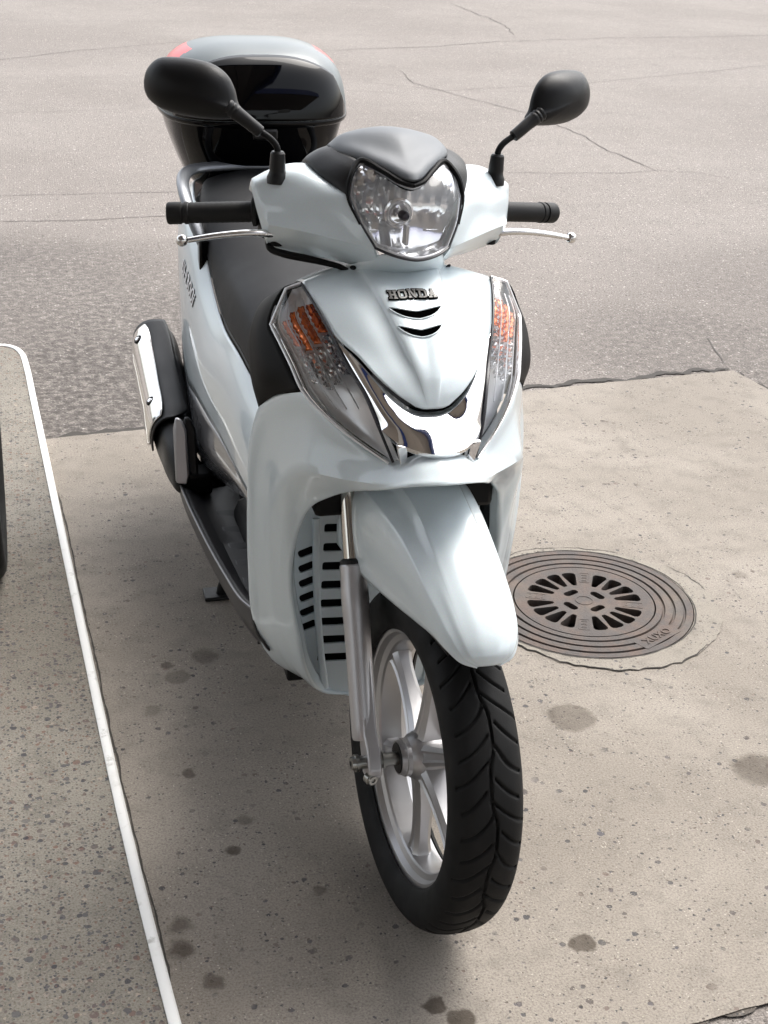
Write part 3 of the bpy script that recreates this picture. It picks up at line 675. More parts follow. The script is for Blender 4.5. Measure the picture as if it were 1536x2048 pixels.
def lamp(s):
    refl = loft('side_lamp', fl(lamp_rows(.020, bul=-.006), s), 'lamp_silver', sc, 5, 4, False, .002, angle=25)
    # fluted amber turn signal in the upper half
    base = lgrid(lamp_rows(.012, 0, 5, .04, .92, .010), 10, 6)          # rows down the lamp, columns across
    nr, nc = base.shape[:2]
    for c in range(4):
        j0 = 1+c*((nc-2)//4); j1 = j0+(nc-2)//4; r0 = 6+[4, 2, 1, 1][3-c] if True else 6; r1 = [19, 23, 25, 23][c]
        blk = base[r0:r1, j0:j1].copy()
        for i in range(blk.shape[0]):
            for j in range(blk.shape[1]): blk[i, j] += nrm*(.0035*math.sin(math.pi*(j+.5)/blk.shape[1]) + .0030*((i*7+j*13+c*5) % 5-2)/2)
        V, F = gridmesh(blk if s > 0 else blk*np.array([-1, 1, 1])); mk('turn_signal', V, F, 'amber', refl, angle=12, solid=.001)
        blk = base[r1:min(nr, r1+15), j0:j1].copy()
        for i in range(blk.shape[0]):
            for j in range(blk.shape[1]): blk[i, j] += nrm*(.004*math.sin(math.pi*(j+.5)/blk.shape[1]) + .004*((i*5+j*11+c*3) % 7-3)/3)
        V, F = gridmesh(blk if s > 0 else blk*np.array([-1, 1, 1])); mk('reflector_facets', V, F, 'facet', refl, angle=8, solid=.001)
    full_ = lgrid(lamp_rows(.003), 6, 5); n_, m_ = full_.shape[:2]
    for f in (.2, .4, .6, .8):
        j = int(f*(m_-1)); P = full_[3:int(n_*.80), j]; P = P if s > 0 else P*np.array([-1, 1, 1])
        tube('lens_rib', [tuple(p) for p in P[::3]], .0012, 'rib', refl, seg=6, mpi=2)
    bowl = np.array(li[3])*.45+np.array(lo_[3])*.55-nrm*.010
    turned('position_reflector', [(.002,.0155),(.001,.014),(-.004,.012),(-.009,.008),(-.011,.0005)], nrm*np.array([s, 1, 1]), bowl*np.array([s, 1, 1]), 'reflector', refl, seg=10, angle=5)
    V, F = gridmesh(lgrid(fl(lamp_rows(0.), s), 7, 7)); cl = mk('clear_lens', V, F, 'clear', refl, angle=60)
    bord = [np.array(p) for p in li] + [np.array(p) for p in reversed(lo_)] + [np.array(li[0])]
    P = [tuple((p+nrm*.0008)*np.array([s, 1, 1])) for p in bord]; P2 = []
    for i, p in enumerate(P): P2 += [p, p] if i in (0, 6, 7, 12, 13, 9) else [p]
    P_in = [tuple((np.array(p)+nrm*.0008)*np.array([s, 1, 1])) for p in li]; tube('lamp_gasket', P_in, .0022, 'gasket', refl, seg=8, mpi=6, up=(.3, -.8, .5))
    P_out = [tuple((np.array(p)+nrm*.0006)*np.array([s, 1, 1])) for p in [li[0]]+[lo_[0]]*2+[lo_[1]]*2+lo_[2:]]; tube('lens_edge', P_out, .0026, 'rib', refl, seg=8, mpi=6, up=(.3, -.8, .5))
    P3 = [tuple((np.array(q)*.93+np.array(p)*.07+nrm*.0012)*np.array([s, 1, 1])) for p, q in zip(li, lo_)]
    tube('lamp_bezel', P3[1:], .0016, 'chrome', refl, seg=8, mpi=6)
pair_(lamp)
# ---- matt black shoulder pieces between lamp and leg shield, and the inner shield
def shoulder(s):
    a = [(.160,.330,.966),(.183,.316,.962),(.207,.308,.908),(.1975,.272,.887),(.187,.237,.863),(.1745,.203,.833)]
    b = [(.160,.36,.955),(.193,.345,.945),(.219,.330,.900),(.2225,.300,.868),(.219,.275,.835),(.205,.262,.806)]
    c = [(.160,.40,.93),(.200,.385,.925),(.226,.362,.890),(.2325,.345,.845),(.2300,.328,.805),(.2215,.312,.768)]
    d = [(.15,.43,.90),(.19,.42,.90),(.215,.40,.87),(.222,.385,.83),(.22,.37,.79),(.21,.36,.75)]
    loft('shoulder_panel', fl([a, b, c, c, d], s), 'black_panel', sc, 5, 5)
pair_(shoulder)
inner = [[(.16,.43,.93),(.08,.47,.95),(0,.48,.95)],[(0.185,.40,.86),(.10,.45,.87),(0,.47,.87)],[(0.202,.37,.72),(.12,.43,.70),(0,.45,.70)],[(0.206,.36,.55),(.12,.44,.52),(0,.46,.52)],[(0.200,.37,.38),(.12,.47,.36),(0,.48,.36)],[(.21,.40,.27),(.12,.44,.26),(0,.45,.26)]]
loft('inner_shield', [sym(r) for r in inner], 'black', sc, 4, 4)

# ---- handlebar: headlamp, visor, covers
hl = [[(.072,.355,1.1505),(.042,.328,1.139),(.018,.304,1.127),(0,.297,1.123)],[(.0885,.338,1.130),(.05,.302,1.116),(.02,.284,1.106),(0,.280,1.103)],[(.0935,.324,1.104),(.055,.288,1.090),(.02,.270,1.082),(0,.266,1.080)],[(.0795,.296,1.067),(.046,.269,1.060),(.02,.258,1.054),(0,.255,1.053)],[(.060,.275,1.034),(.040,.259,1.028),(.02,.250,1.024),(0,.247,1.022)]]
hlr = [sym(r) for r in hl]
def push(rows, sc_, d):
    c = np.array([0, .29, 1.085]); out = []
    for r in rows: out.append([tuple(c+(np.array(p)-c)*np.array([sc_, .6, sc_])+np.array([0, d, 0])) for p in r])
    return out
def ripple(G):
    G = G.copy(); nu, nv = G.shape[:2]
    for i in range(nu):
        for j in range(nv):
            x, z = G[i, j, 0], G[i, j, 2]-1.075; r_ = math.hypot(x/.085, z/.062)
            G[i, j, 1] += .040*max(0, 1-r_*r_*.9) + .0030*math.sin(x*330+(3 if z > 0 else 0))*(1 if z > -.012 else .15)*(1 if x < .01 else .25)
    return G
V, F = gridmesh(ripple(lgrid(push(hlr, .95, .018), 8, 8))); head = mk('headlamp', V, F, 'reflector', sc, True, angle=14)
BC = np.array([-.014, .325, 1.079])
turned('bulb_ring', [(0,.024),(-.003,.024),(-.004,.021),(-.0015,.0195),(-.0015,.0175),(-.006,.0165),(-.006,.0145),(0,.0135),(.002,.009),(.002,.0003)], (0,1,.0), BC+np.array([0,-.012,0]), 'reflector', head, True, 36)
turned('bulb', [(0,.006),(-.022,.006),(-.028,.0055)], (0,1,-.1), BC+np.array([0,-.012,0]), 'chrome', head, True, 20)
turned('bulb_shield', [(-.020,.0062),(-.021,.0078),(-.033,.0074),(-.038,.005),(-.0395,.0003)], (0,1,-.1), BC+np.array([0,-.012,0]), 'bulb', head, True, 20)
box('bulb_stay', (-.009,.285,1.035), (-.003,.300,1.066), 'reflector', head, True, .001)
for sx in (.045,-.052): box('reflector_step', (sx-.014,.318,1.040), (sx+.014,.340,1.052), 'reflector', head, True, .002)
V, F = gridmesh(lgrid(hlr, 8, 8)); mk('clear_lens', V, F, 'clear', head, True, angle=60)
edge_ = [np.array(p) for p in hlr[0]] + [np.array(r[-1]) for r in hlr[1:]] + [np.array(p) for p in reversed(hlr[-1][:-1])] + [np.array(r[0]) for r in reversed(hlr[:-1])]
P2 = []
for i, p in enumerate(edge_): P2 += [tuple(p)]*(2 if i in (0, 6, 7, 8, 10, 16, 18, 19) else 1)
tube('lamp_gasket', P2, .0022, 'gasket', head, True, seg=8, up=(0, -1, .4), caps=False)
back_ = [tuple(np.array([0,.29,1.085])+(np.array(p)-np.array([0,.29,1.085]))*np.array([.95,.6,.95])+np.array([0,.018,0])) for p in edge_+[edge_[0]]]
loft('lamp_skirt', [[tuple(p) for p in edge_+[edge_[0]]], back_, [(x*1.0, y+.07, z) for x, y, z in back_]], 'reflector', head, 2, 3, True, .001)
c_ = np.array([0, .285, 1.085]); tube('lens_bezel', [tuple(c_+(np.array(p)-c_)*np.array([.955,.97,.945])+np.array([0,.0005,0])) for p in P2], .0022, 'rib', head, True, seg=8, up=(0, -1, .4), caps=False)
vr = [[(-.098,.420,1.158),(-.086,.385,1.160),(-.062,.352,1.155),(-.034,.322,1.144),(-.012,.299,1.134),(0,.295,1.132)],
      [(-.099,.424,1.161),(-.086,.388,1.164),(-.062,.352,1.160),(-.034,.321,1.1495),(-.012,.297,1.139),(0,.292,1.137)],
      [(-.099,.434,1.163),(-.084,.412,1.174),(-.058,.385,1.176),(-.031,.360,1.172),(-.011,.343,1.167),(0,.339,1.166)],
      [(-.096,.447,1.161),(-.078,.436,1.179),(-.052,.420,1.188),(-.028,.405,1.192),(-.010,.396,1.193),(0,.394,1.193)],
      [(-.090,.475,1.145),(-.072,.474,1.164),(-.048,.473,1.175),(-.025,.472,1.180),(-.009,.472,1.182),(0,.472,1.182)],
      [(-.085,.492,1.11),(-.068,.494,1.125),(-.045,.495,1.135),(-.022,.496,1.14),(-.008,.496,1.14),(0,.496,1.14)]]
vr = [[(x, y, z-.006*min(1, max(0, (z-1.13)/.03))) for x, y, z in r] for r in vr]
loft('visor_underside', [[(x, y+.002, z-.0005) for x, y, z in sym(vr[0])], [(x*.8, y+.010, z-.016) for x, y, z in sym(vr[0])]], 'black_panel', head, 2, 5, True, .002)
loft('visor', [sym(r) for r in vr], 'visor', sc, 5, 5, True, .004, -1)
def surround(s):
    rows = [[(.093,.49,1.12),(.097,.44,1.154),(.087,.392,1.154),(.072,.356,1.1495),(.068,.349,1.146)],
            [(.112,.49,1.115),(.117,.44,1.146),(.106,.385,1.1425),(.090,.345,1.135),(.083,.338,1.131)],
            [(.130,.49,1.105),(.1325,.432,1.133),(.1235,.388,1.1245),(.107,.347,1.1145),(.0955,.325,1.104)],
            [(.128,.49,1.095),(.129,.430,1.122),(.12,.388,1.114),(.104,.352,1.104),(.092,.33,1.095)]]
    loft('lamp_surround', fl(rows, s), 'black', sc, 5, 5, True)
pair_(surround)
for s in (-1, 1): tube('surround_trim', [(s*x, y, z) for x, y, z in [(.0, .292, 1.1265), (.018,.3005,1.1305),(.040,.3225,1.1415),(.070,.3505,1.1515),(.088,.335,1.131),(.0945,.323,1.104),(.081,.2945,1.066)]], [.003,.004,.004,.0045,.0045,.0035,.002], 'black_panel', head, True, seg=8, up=(0, -1, .3))
def cover(s):
    r0 = [(.128,.49,1.10),(.131,.430,1.128),(.122,.387,1.1185),(.106,.348,1.109),(.0955,.324,1.102),(.081,.295,1.065),(.063,.275,1.034),(.052,.287,1.008),(.045,.33,.985),(.045,.42,.975)]
    r1 = [(.155,.48,1.105),(.158,.432,1.127),(.151,.396,1.121),(.139,.366,1.109),(.130,.347,1.094),(.118,.328,1.066),(.104,.305,1.038),(.099,.333,1.010),(.090,.365,.990),(.08,.43,.982)]
    r2 = [(.186,.475,1.100),(.190,.438,1.116),(.185,.411,1.112),(.178,.392,1.098),(.172,.375,1.082),(.164,.360,1.062),(.152,.340,1.043),(.149,.373,1.012),(.140,.395,.993),(.13,.44,.990)]
    r3 = [(.212,.475,1.082),(.2155,.446,1.100),(.2155,.428,1.097),(.213,.418,1.084),(.210,.408,1.070),(.206,.399,1.056),(.200,.383,1.043),(.198,.401,1.015),(.190,.418,1.000),(.18,.445,.998)]
    r4 = [(.213,.472,1.078),(.2175,.447,1.093),(.2185,.432,1.089),(.217,.424,1.078),(.214,.416,1.062),(.210,.408,1.046),(.203,.403,1.022),(.197,.406,1.006),(.192,.422,1.001),(.185,.445,1.0)]
    r5 = [(.205,.47,1.070),(.206,.452,1.080),(.206,.444,1.078),(.206,.438,1.070),(.204,.432,1.060),(.200,.426,1.046),(.194,.422,1.028),(.190,.424,1.014),(.187,.43,1.010),(.185,.445,1.01)]
    rin = [(p[0]-.008, p[1]+.014, p[2]) for p in r0]; crease = [rin, r0, r0, r1, r2, r3, r3, r4, r4, r5]
    # repeat the ridge and the top-edge columns so they stay crisp
    def cr_(r): return [r[0], r[1], r[1], r[2], r[3], r[4], r[5], r[6], r[6], r[7], r[8], r[9]]
    c = loft('handlebar_cover', fl([cr_(r) for r in crease], s), 'paint', sc, 6, 5, True, .003, 0, angle=42)
    box('cover_core', (min(s*.09, s*.20), .43, 1.005), (max(s*.09, s*.20), .47, 1.085), 'black_panel', c, True, .008)
    # grip, bar end, lever
    g0, g1 = np.array([.185,.452,1.047]), np.array([.341,.500,1.032]); dr = (g1-g0)/np.linalg.norm(g1-g0); Lg = np.linalg.norm(g1-g0)
    gp = [(.015,.015),(.020,.0235),(.026,.0235),(.028,.0165)]
    for k in range(24): gp.append((.030+k*(Lg-.066)/24, .0163+.0007*(k % 2)))
    gp += [(Lg-.036,.0165),(Lg-.034,.0180),(Lg-.029,.0180),(Lg-.0275,.0160),(Lg-.024,.0160),(Lg-.023,.0178),(Lg-.004,.0178),(Lg-.001,.0165),(Lg,.0145),(Lg,.0003)]
    M3 = np.array([s, 1, 1]); gr = turned('grip', gp, dr*M3, g0*M3, 'rubber', sc, True, 40, angle=25)
    lp = [(.176,.400,1.024),(.200,.396,1.026),(.225,.394,1.0275),(.255,.396,1.0255),(.290,.400,1.0205),(.325,.405,1.0135)]
    lv = tube('brake_lever', flp(lp, s), [.0072,.0075,.0066,.0062,.0058,.0052], 'lever', sc, True, seg=16, flat=(1.25, .85))
    ball = np.array([.334,.407,1.0125]); turned('lever_ball', [(-.0095,.0005),(-.0085,.0045),(-.006,.0075),(-.002,.0093),(.002,.0093),(.006,.0075),(.0085,.0045),(.0095,.0005)], (0,0,1), ball*M3, 'lever', lv, True, 20, angle=80)
    turned('lever_pivot', [(-.02,.008),(-.02,.012),(.02,.012),(.02,.008)], (0,0,1), np.array([.182,.405,1.025])*M3, 'black_panel', lv, True, 16)
    if s < 0: tube('brake_cable', flp([(.196,.412,1.012),(.194,.402,1.001),(.175,.384,.996),(.145,.364,.994),(.115,.346,.991),(.092,.336,.986),(.080,.334,.978),(.078,.345,.968)], s), [.004,.0055,.0062,.0062,.005,.0045,.004,.004], 'black_panel', sc, True, seg=10)
pair_(cover)
neck = [[(.060,.30,1.012),(.045,.268,1.026),(0,.255,1.022)],[(.075,.325,.996),(.055,.290,1.004),(0,.275,1.002)],[(.083,.350,.985),(.062,.308,.990),(0,.292,.990)],[(.085,.37,.970),(.065,.325,.972),(0,.31,.972)],[(.08,.38,.94),(.06,.34,.94),(0,.33,.94)]]
loft('column_cover', [sym(r) for r in neck], 'paint', sc, 5, 5, True)
for s in (-1, 1): turned('screw_hole', [(0,.0003),(0,.0042),(-.001,.0052)], (s*.3, -.8, -.5), (s*.080, .318, .9905), 'black_panel', sc, True, 16)

# ---- mirrors
def mirror(s):
    M3 = np.array([s, 1, 1])
    b = np.array([.184,.412,1.112])
    bt = turned('mirror', [(-.012,.0005),(-.010,.0165),(.000,.0165),(.005,.0140),(.010,.0125),(.013,.0128),(.036,.0112),(.039,.009),(.039,.0045)], np.array([.03, .02, 1])*M3, b*M3, 'black', sc, True, 24)
    tube('mirror_stem', [tuple(np.array(p)*M3) for p in [(.185,.413,1.148),(.186,.414,1.156),(.193,.416,1.166),(.215,.420,1.181),(.232,.424,1.193)]], .0052, 'black_panel', bt, True, seg=12)
    tube('stem_sleeve', [tuple(np.array(p)*M3) for p in [(.211,.419,1.178),(.2125,.4193,1.179),(.225,.422,1.188),(.240,.4262,1.199),(.248,.428,1.2045)]], [.007,.0095,.0100,.0105,.0112], 'black', bt, True, seg=16)
    tube('ribbed_joint', [tuple(np.array([.2475,.428,1.204])*M3+ (np.array([.016,.004,.011])*M3)*k/6) for k in range(7)], [.0112,.0122,.0110,.0124,.0112,.0126,.0118], 'black', bt, True, seg=16, smoothpath=False)
    psi = R(30); ex = np.array([math.cos(psi), math.sin(psi), 0]); en = np.array([math.sin(psi), -math.cos(psi), 0.1]); en /= np.linalg.norm(en); ez = np.cross(ex, -en); ez /= np.linalg.norm(ez); ez = ez if ez[2] > 0 else -ez
    c = np.array([.311,.468,1.234]); ol = []
    prof = [(-.083,-.027),(-.073,-.016),(-.066,.004),(-.054,.023),(-.032,.037),(-.002,.0425),(.032,.0425),(.058,.038),(.074,.022),(.079,-.001),(.073,-.020),(.056,-.033),(.028,-.041),(-.002,-.0435),(-.034,-.043),(-.062,-.040),(-.078,-.036)]
    Q = interp([(a, q, 0) for a, q in prof+[prof[0]]], 4)[:-1]; cen = np.array([.01, 0.]); layers = []
    for f, d in ((.0,.030),(.30,.0285),(.55,.024),(.75,.017),(.90,.008),(.975,.001),(1.,-.006),(.995,-.012),(.96,-.0145),(.94,-.0125),(0.,-.012)):
        layers.append([c+ex*(cen[0]+(p[0]-cen[0])*f)+ez*(cen[1]+(p[1]-cen[1])*f)+en*d for p in Q])
    G = np.array(layers)*M3; V, F = gridmesh(G[:9], close_v=True); mk('mirror_shell', V, F, 'mirror_black', bt, True, angle=60)
    V, F = gridmesh(G[8:], close_v=True); mk('mirror_glass', V, F, 'chrome', bt, True, angle=30)
pair_(mirror)

# ---- seat and rear body
st_ = [ # y, halfwidth, edge z, shoulder (x,z), top z
 (.56,.055,.585,.050,.615,.625),(.64,.105,.605,.095,.650,.668),(.76,.142,.618,.125,.690,.716),(.92,.162,.643,.143,.728,.757),(1.10,.170,.646,.150,.742,.772),(1.24,.173,.680,.152,.752,.782),(1.33,.175,.725,.150,.785,.808),(1.42,.175,.765,.143,.822,.842),(1.55,.165,.795,.130,.835,.853),(1.68,.14,.80,.11,.832,.848),(1.74,.11,.79,.08,.81,.82)]
rows = []
for y, hw, ze, xs_, zs, zt in st_: rows.append(sym([(-hw+.01, y, ze-.012), (-hw, y, ze), (-hw*.99, y, ze+(zs-ze)*.55), (-xs_, y, zs), (-xs_*.55, y, zt-.003), (0, y, zt)]))
seat = loft('seat', rows, 'seat', sc, 5, 5, solid=0)
tube('seat_piping', [(-hw-.001, y, ze+.004) for y, hw, ze, *_ in st_[1:-1]], .0028, 'black', seat, seg=8)
side = [(.46,[(-.09,.585),(-.115,.56),(-.135,.53),(-.150,.48),(-.158,.43)]),(.60,[(-.115,.60),(-.140,.57),(-.158,.53),(-.170,.485),(-.172,.43)]),(.75,[(-.145,.612),(-.168,.58),(-.183,.54),(-.189,.49),(-.186,.436)]),(.92,[(-.165,.637),(-.185,.605),(-.198,.56),(-.203,.505),(-.201,.449)]),
 (1.12,[(-.173,.640),(-.196,.605),(-.212,.56),(-.219,.52),(-.217,.446)]),(1.27,[(-.176,.680),(-.202,.64),(-.217,.58),(-.223,.525),(-.222,.43)]),(1.37,[(-.179,.737),(-.206,.69),(-.219,.62),(-.2245,.545),(-.224,.415)]),(1.50,[(-.180,.79),(-.208,.755),(-.220,.69),(-.223,.61),(-.222,.455)]),
 (1.63,[(-.172,.805),(-.198,.78),(-.211,.73),(-.213,.66),(-.210,.54)]),(1.78,[(-.145,.80),(-.168,.785),(-.178,.75),(-.178,.70),(-.170,.62)]),(1.90,[(-.08,.785),(-.09,.775),(-.095,.755),(-.095,.73),(-.09,.69)])]
low = [(.46,[(-.156,.428),(-.155,.40),(-.145,.37)]),(.60,[(-.170,.428),(-.170,.40),(-.158,.375)]),(.75,[(-.184,.433),(-.183,.405),(-.166,.380)]),(.92,[(-.199,.446),(-.203,.395),(-.182,.340)]),(1.07,[(-.213,.445),(-.219,.37),(-.193,.298)]),(1.22,[(-.220,.434),(-.226,.345),(-.210,.262)]),(1.36,[(-.222,.413),(-.2255,.335),(-.217,.256)]),(1.46,[(-.220,.43),(-.221,.36),(-.215,.29)]),(1.55,[(-.216,.47),(-.216,.43),(-.21,.38)])]
def rear(s):
    f = -s
    sp = loft('side_panel', [[(x*f, y, z) for x, z in (r[:4]+[r[3]]+r[4:])] for y, r in side], 'paint', sc, 6, 5, solid=.003)
    lp = loft('lower_side_cover', [[(x*f, y, z) for x, z in r] for y, r in low], 'grey_paint', sc, 6, 5, solid=.003)
    tube('cover_seam', [(r[0][0]*f, y, r[0][1]+.001) for y, r in low], .0022, 'black', lp, seg=6)
    m_ = frame((f*-.2225, 1.395, .660), (0, -1, -.42), (0, .42, -1)) if s > 0 else frame((f*-.2225, 1.395, .660), (0, 1, .42), (0, -.42, 1))
    return sp, lp
parts = [rear(1), rear(-1)]
# decals on the right-hand side panel (towards -x), wrapped on to the panels
def wrap_text(name, body, cy, cz, slope, size, m, parent, bvh, lift, shear=.25, xs=1., dz=0., grow=0.):
    c = math.cos(slope); sn = math.sin(slope)
    o = text_mesh(name, body, m, parent, Matrix.Identity(4), size, .0004, shear, xs=xs)
    bm = bmesh.new(); bm.from_mesh(o.data); bmesh.ops.triangulate(bm, faces=bm.faces); bmesh.ops.subdivide_edges(bm, edges=[e for e in bm.edges if e.calc_length() > .01], cuts=2)
    for v in bm.verts:
        u, w_, t_ = v.co.x*(1+grow), v.co.y*(1+grow), v.co.z
        y = cy-(u*c+w_*sn*0); z = cz-u*sn+w_+dz
        h = bvh.ray_cast(Vector((-1, y, z)), Vector((1, 0, 0))); x = h[0].x if h[0] is not None else -.2
        v.co = (x-lift-max(0, t_), y, z)
    bm.to_mesh(o.data); bm.free(); return o
sp_bvh = bvh_of([[(x, y, z) for x, z in (r[:4]+[r[3]]+r[4:])] for y, r in side], 6, 5); lp_bvh = bvh_of([[(x, y, z) for x, z in r] for y, r in low], 6, 5)
wrap_text('model_decal', 'SH300i', 1.385, .655, .30, .046, 'white_text', parts[0][0], sp_bvh, .0032, xs=1.15)
wrap_text('model_decal_edge', 'SH300i', 1.382, .6530, .30, .047, 'dark_text', parts[0][0], sp_bvh, .0022, xs=1.15)
wrap_text('injection_decal', 'PGM-FI', 1.215, .385, .0, .050, 'dark_text', parts[0][1], lp_bvh, .0022, xs=1.15)
# grab rail and carrier
gr_ = [(-.178,1.36,.735),(-.200,1.40,.790),(-.212,1.46,.835),(-.207,1.54,.858),(-.175,1.61,.862),(-.10,1.64,.862),(0,1.645,.862)]
tube('grab_rail', sym(gr_), .0115, 'rail', sc, seg=16, flat=(1.35, .8), mpi=8)
box('carrier_plate', (-.13, 1.66, .775), (.13, 1.98, .793), 'black', sc, bevel=.006)
for s in (-1, 1): tube('carrier_arm', [(s*.16, 1.60, .79), (s*.14, 1.72, .776), (s*.10, 1.85, .776)], .012, 'rail', sc)
box('rail_bracket', (-.196, 1.335, .675), (-.165, 1.375, .765), 'gloss_black', sc, bevel=.006)
# tail, rear mudguard, rear wheel
box('tail_lamp', (-.08, 1.86, .70), (.08, 1.92, .78), 'red', sc, bevel=.015)
loft('rear_mudguard', [[(-.08, y, z-.05), (-.07, y, z), (0, y, z+.012), (.07, y, z), (.08, y, z-.05)] for y, z in ((1.30,.62),(1.45,.64),(1.62,.61),(1.78,.55),(1.88,.44),(1.92,.34))], 'black', sc, 4, 4)
RW = (0, 1.422, .294)
tp2 = [(x*1.18, .203+(r-.203)*1.17) for x, r in tp]
V, F = tyre_mesh(160, tp2, None, 3); rwheel = turned('rear_wheel', [(x*1.15, r*.995) for x, r in rimp]+[(.04,.214),(0,.20),(-.04,.214)], (1,0,0), RW, 'alu', sc, False, 96, close=True)
mk('tyre', V+np.array(RW), F, 'tyre', rwheel)
turned('hub', [(-.06,.001),(-.06,.05),(.06,.05),(.06,.001)], (1,0,0), RW, 'alu', rwheel)
for k in range(6):
    a = R(60*k); box('spoke', (-.015, -.016, .04), (.015, .016, .192), 'alu', rwheel, bevel=.003, fn=lambda x, y, z, a=a: (x, RW[1]+y*math.cos(a)-z*math.sin(a), RW[2]+y*math.sin(a)+z*math.cos(a)))
# engine, floor, stand
box('engine_block', (-.14, .95, .19), (.15, 1.40, .44), 'black', sc, bevel=.03)
box('under_body', (-.17, .46, .20), (.17, 1.02, .285), 'black_panel', sc, bevel=.03)
box('tunnel', (-.095, .42, .27), (.095, .80, .57), 'black', sc, bevel=.03)
box('seat_box', (-.125, .80, .36), (.125, 1.50, .62), 'black_panel', sc, bevel=.03)
box('swing_arm', (.10, 1.05, .24), (.16, 1.48, .34), 'alu_dark', sc, bevel=.015)
def floor(s):
    f = -s
    E = [(-.225,.345,.372),(-.238,.42,.355),(-.247,.55,.332),(-.256,.72,.305),(-.263,.88,.284),(-.269,1.03,.268),(-.271,1.15,.258),(-.268,1.23,.254)]
    inn = [(-.180,.37,.345),(-.195,.43,.322),(-.206,.55,.294),(-.212,.72,.268),(-.217,.88,.250),(-.222,1.03,.236),(-.226,1.15,.228),(-.235,1.22,.226)]
    mid = [(-.10,.38,.335),(-.10,.44,.315),(-.10,.55,.289),(-.10,.72,.264),(-.10,.88,.246),(-.10,1.03,.232),(-.11,1.15,.224),(-.12,1.22,.222)]
    dn = [(x+.028, y, z-.085) for x, y, z in E]
    rim = [(x+.006, y, z-.001) for x, y, z in E]
    cols = []
    fb = loft('floorboard', [[(p[i][0]*f, p[i][1], p[i][2]) for p in (rim, rim, inn, inn, mid)] for i in range(len(E))], 'dash', sc, 5, 4)
    loft('floor_skirt', [[(p[i][0]*f, p[i][1], p[i][2]) for p in (rim, E, E, [( a[0]+.004, a[1], a[2]-.04) for a in E], dn)] for i in range(len(E))], 'skirt', fb, 5, 4)
    tube('floor_edge_trim', [(x*f, y, z) for x, y, z in E], .0026, 'skirt_edge', fb, seg=8)
    loft('skirt_end', [[(p[0]*f, p[1], p[2]) for p in (E[-1], (-.262,1.262,.246), (-.245,1.275,.236), (-.228,1.262,.228))], [(p[0]*f, p[1], p[2]-.07) for p in ((-.245,1.23,.254), (-.24,1.25,.246), (-.225,1.26,.236), (-.21,1.25,.228))]], 'skirt', fb, 4, 4)
    for k in range(6):
        y = .50+k*.10; z = float(np.interp(y, [q[1] for q in mid], [q[2] for q in mid])); box('tread_strip', (min(f*-.205, f*-.11), y, z+.0), (max(f*-.205, f*-.11), y+.03, z+.004), 'dash', fb, bevel=.003)
pair_(floor)
def peg(s):
    f = -s
    P = [(.0, .0), (.030, -.004), (.038, .02), (.036, .118), (.024, .142), (.008, .146), (0, .12)]
    V, F = plate(P, [], -.008, .012, lambda u, v, w_: (f*(-.282+u*.80), 1.125+.04*v/.146+w_*.6-.2*u, .268+v*.98))
    p = mk('passenger_peg', V, F, 'alu_dark', sc, bevel=.005, angle=30)
    V, F = plate([(q[0]+.012, q[1]*.96+.002) for q in P], [], -.006, .016, lambda u, v, w_: (f*(-.282+u*.80+.012), 1.136+.04*v/.146+w_*.6-.2*u, .268+v*.98)); mk('peg_rubber', V, F, 'black', p, bevel=.005, angle=30)
    box('peg_bracket', (min(f*-.20, f*-.262), 1.12, .235), (max(f*-.20, f*-.262), 1.19, .285), 'black_panel', sc, bevel=.008)
pair_(peg)
stand = tube('centre_stand', [(-.10,.98,.21),(-.15,1.03,.12),(-.185,1.065,.03),(-.19,1.07,.006)], [.014,.014,.013,.012], 'black', sc)
tube('stand_leg', [(.10,.98,.21),(.15,1.03,.12),(.185,1.065,.03),(.19,1.07,.006)], [.014,.014,.013,.012], 'black', stand)
tube('stand_bar', [(-.155,1.035,.11),(.155,1.035,.11)], .011, 'black', stand)
for s in (-1, 1): box('stand_foot', (s*.20-.03, 1.045, 0.0), (s*.20+.03, 1.10, .009), 'black', stand, bevel=.003)
# ---- exhaust on the right-hand side
ma, mb = np.array([-.262, 1.235, .285]), np.array([-.272, 1.69, .400]); md_ = mb-ma
def mring(t, rx_, rz_, dz=0., n=28, y0=0., a0=0, a1=360, g=0., dx=0.):
    c = ma+md_*t; out = []
    for k in range(n):
        a = R(a0+(a1-a0)*k/(n-1 if a1-a0 < 360 else n)); ca, sa = math.cos(a), math.sin(a); e = .8
        out.append((c[0]+dx+(rx_+g)*math.copysign(abs(ca)**e, ca), c[1]+y0-.25*(rz_+g)*sa, c[2]+dz+(rz_+g)*math.copysign(abs(sa)**e, sa)))
    return out
ml = [(-.24,.003,.003),(-.235,.018,.022),(-.15,.030,.042),(-.05,.038,.054),(.02,.041,.058),(.12,.046,.064),(.3,.052,.070),(.6,.054,.072),(.88,.053,.070),(.97,.047,.063),(1.0,.036,.05),(1.0,.022,.03),(.97,.02,.026),(.97,.001,.001)]
A_ = np.array([mring(*p) for p in ml]); V, F = gridmesh(np.array([interp(list(A_[:, j]), 3) for j in range(A_.shape[1])]).transpose(1, 0, 2), close_v=True)
muf = mk('muffler', V, F, 'black', sc, angle=50)
hs_ = [mring(t, .053, .071, g=.007+.004*b, n=18, a0=a0, a1=a1) for t, b, a0, a1 in ((.13,0,120,182),(.17,1,112,192),(.4,1,108,200),(.7,1,106,200),(.88,1,106,196),(.95,0,112,186))]
sh = loft('heat_shield', hs_, 'heat', muf, 5, 1, solid=.003)
hr = [mring(t, .053, .071, g=.003, n=18, a0=a0, a1=a1) for t, a0, a1 in ((.10,96,176),(.16,66,205),(.25,64,212),(.6,64,212),(.9,64,212),(.99,70,205))]
loft('shield_frame', hr, 'black', muf, 4, 1, solid=.004)
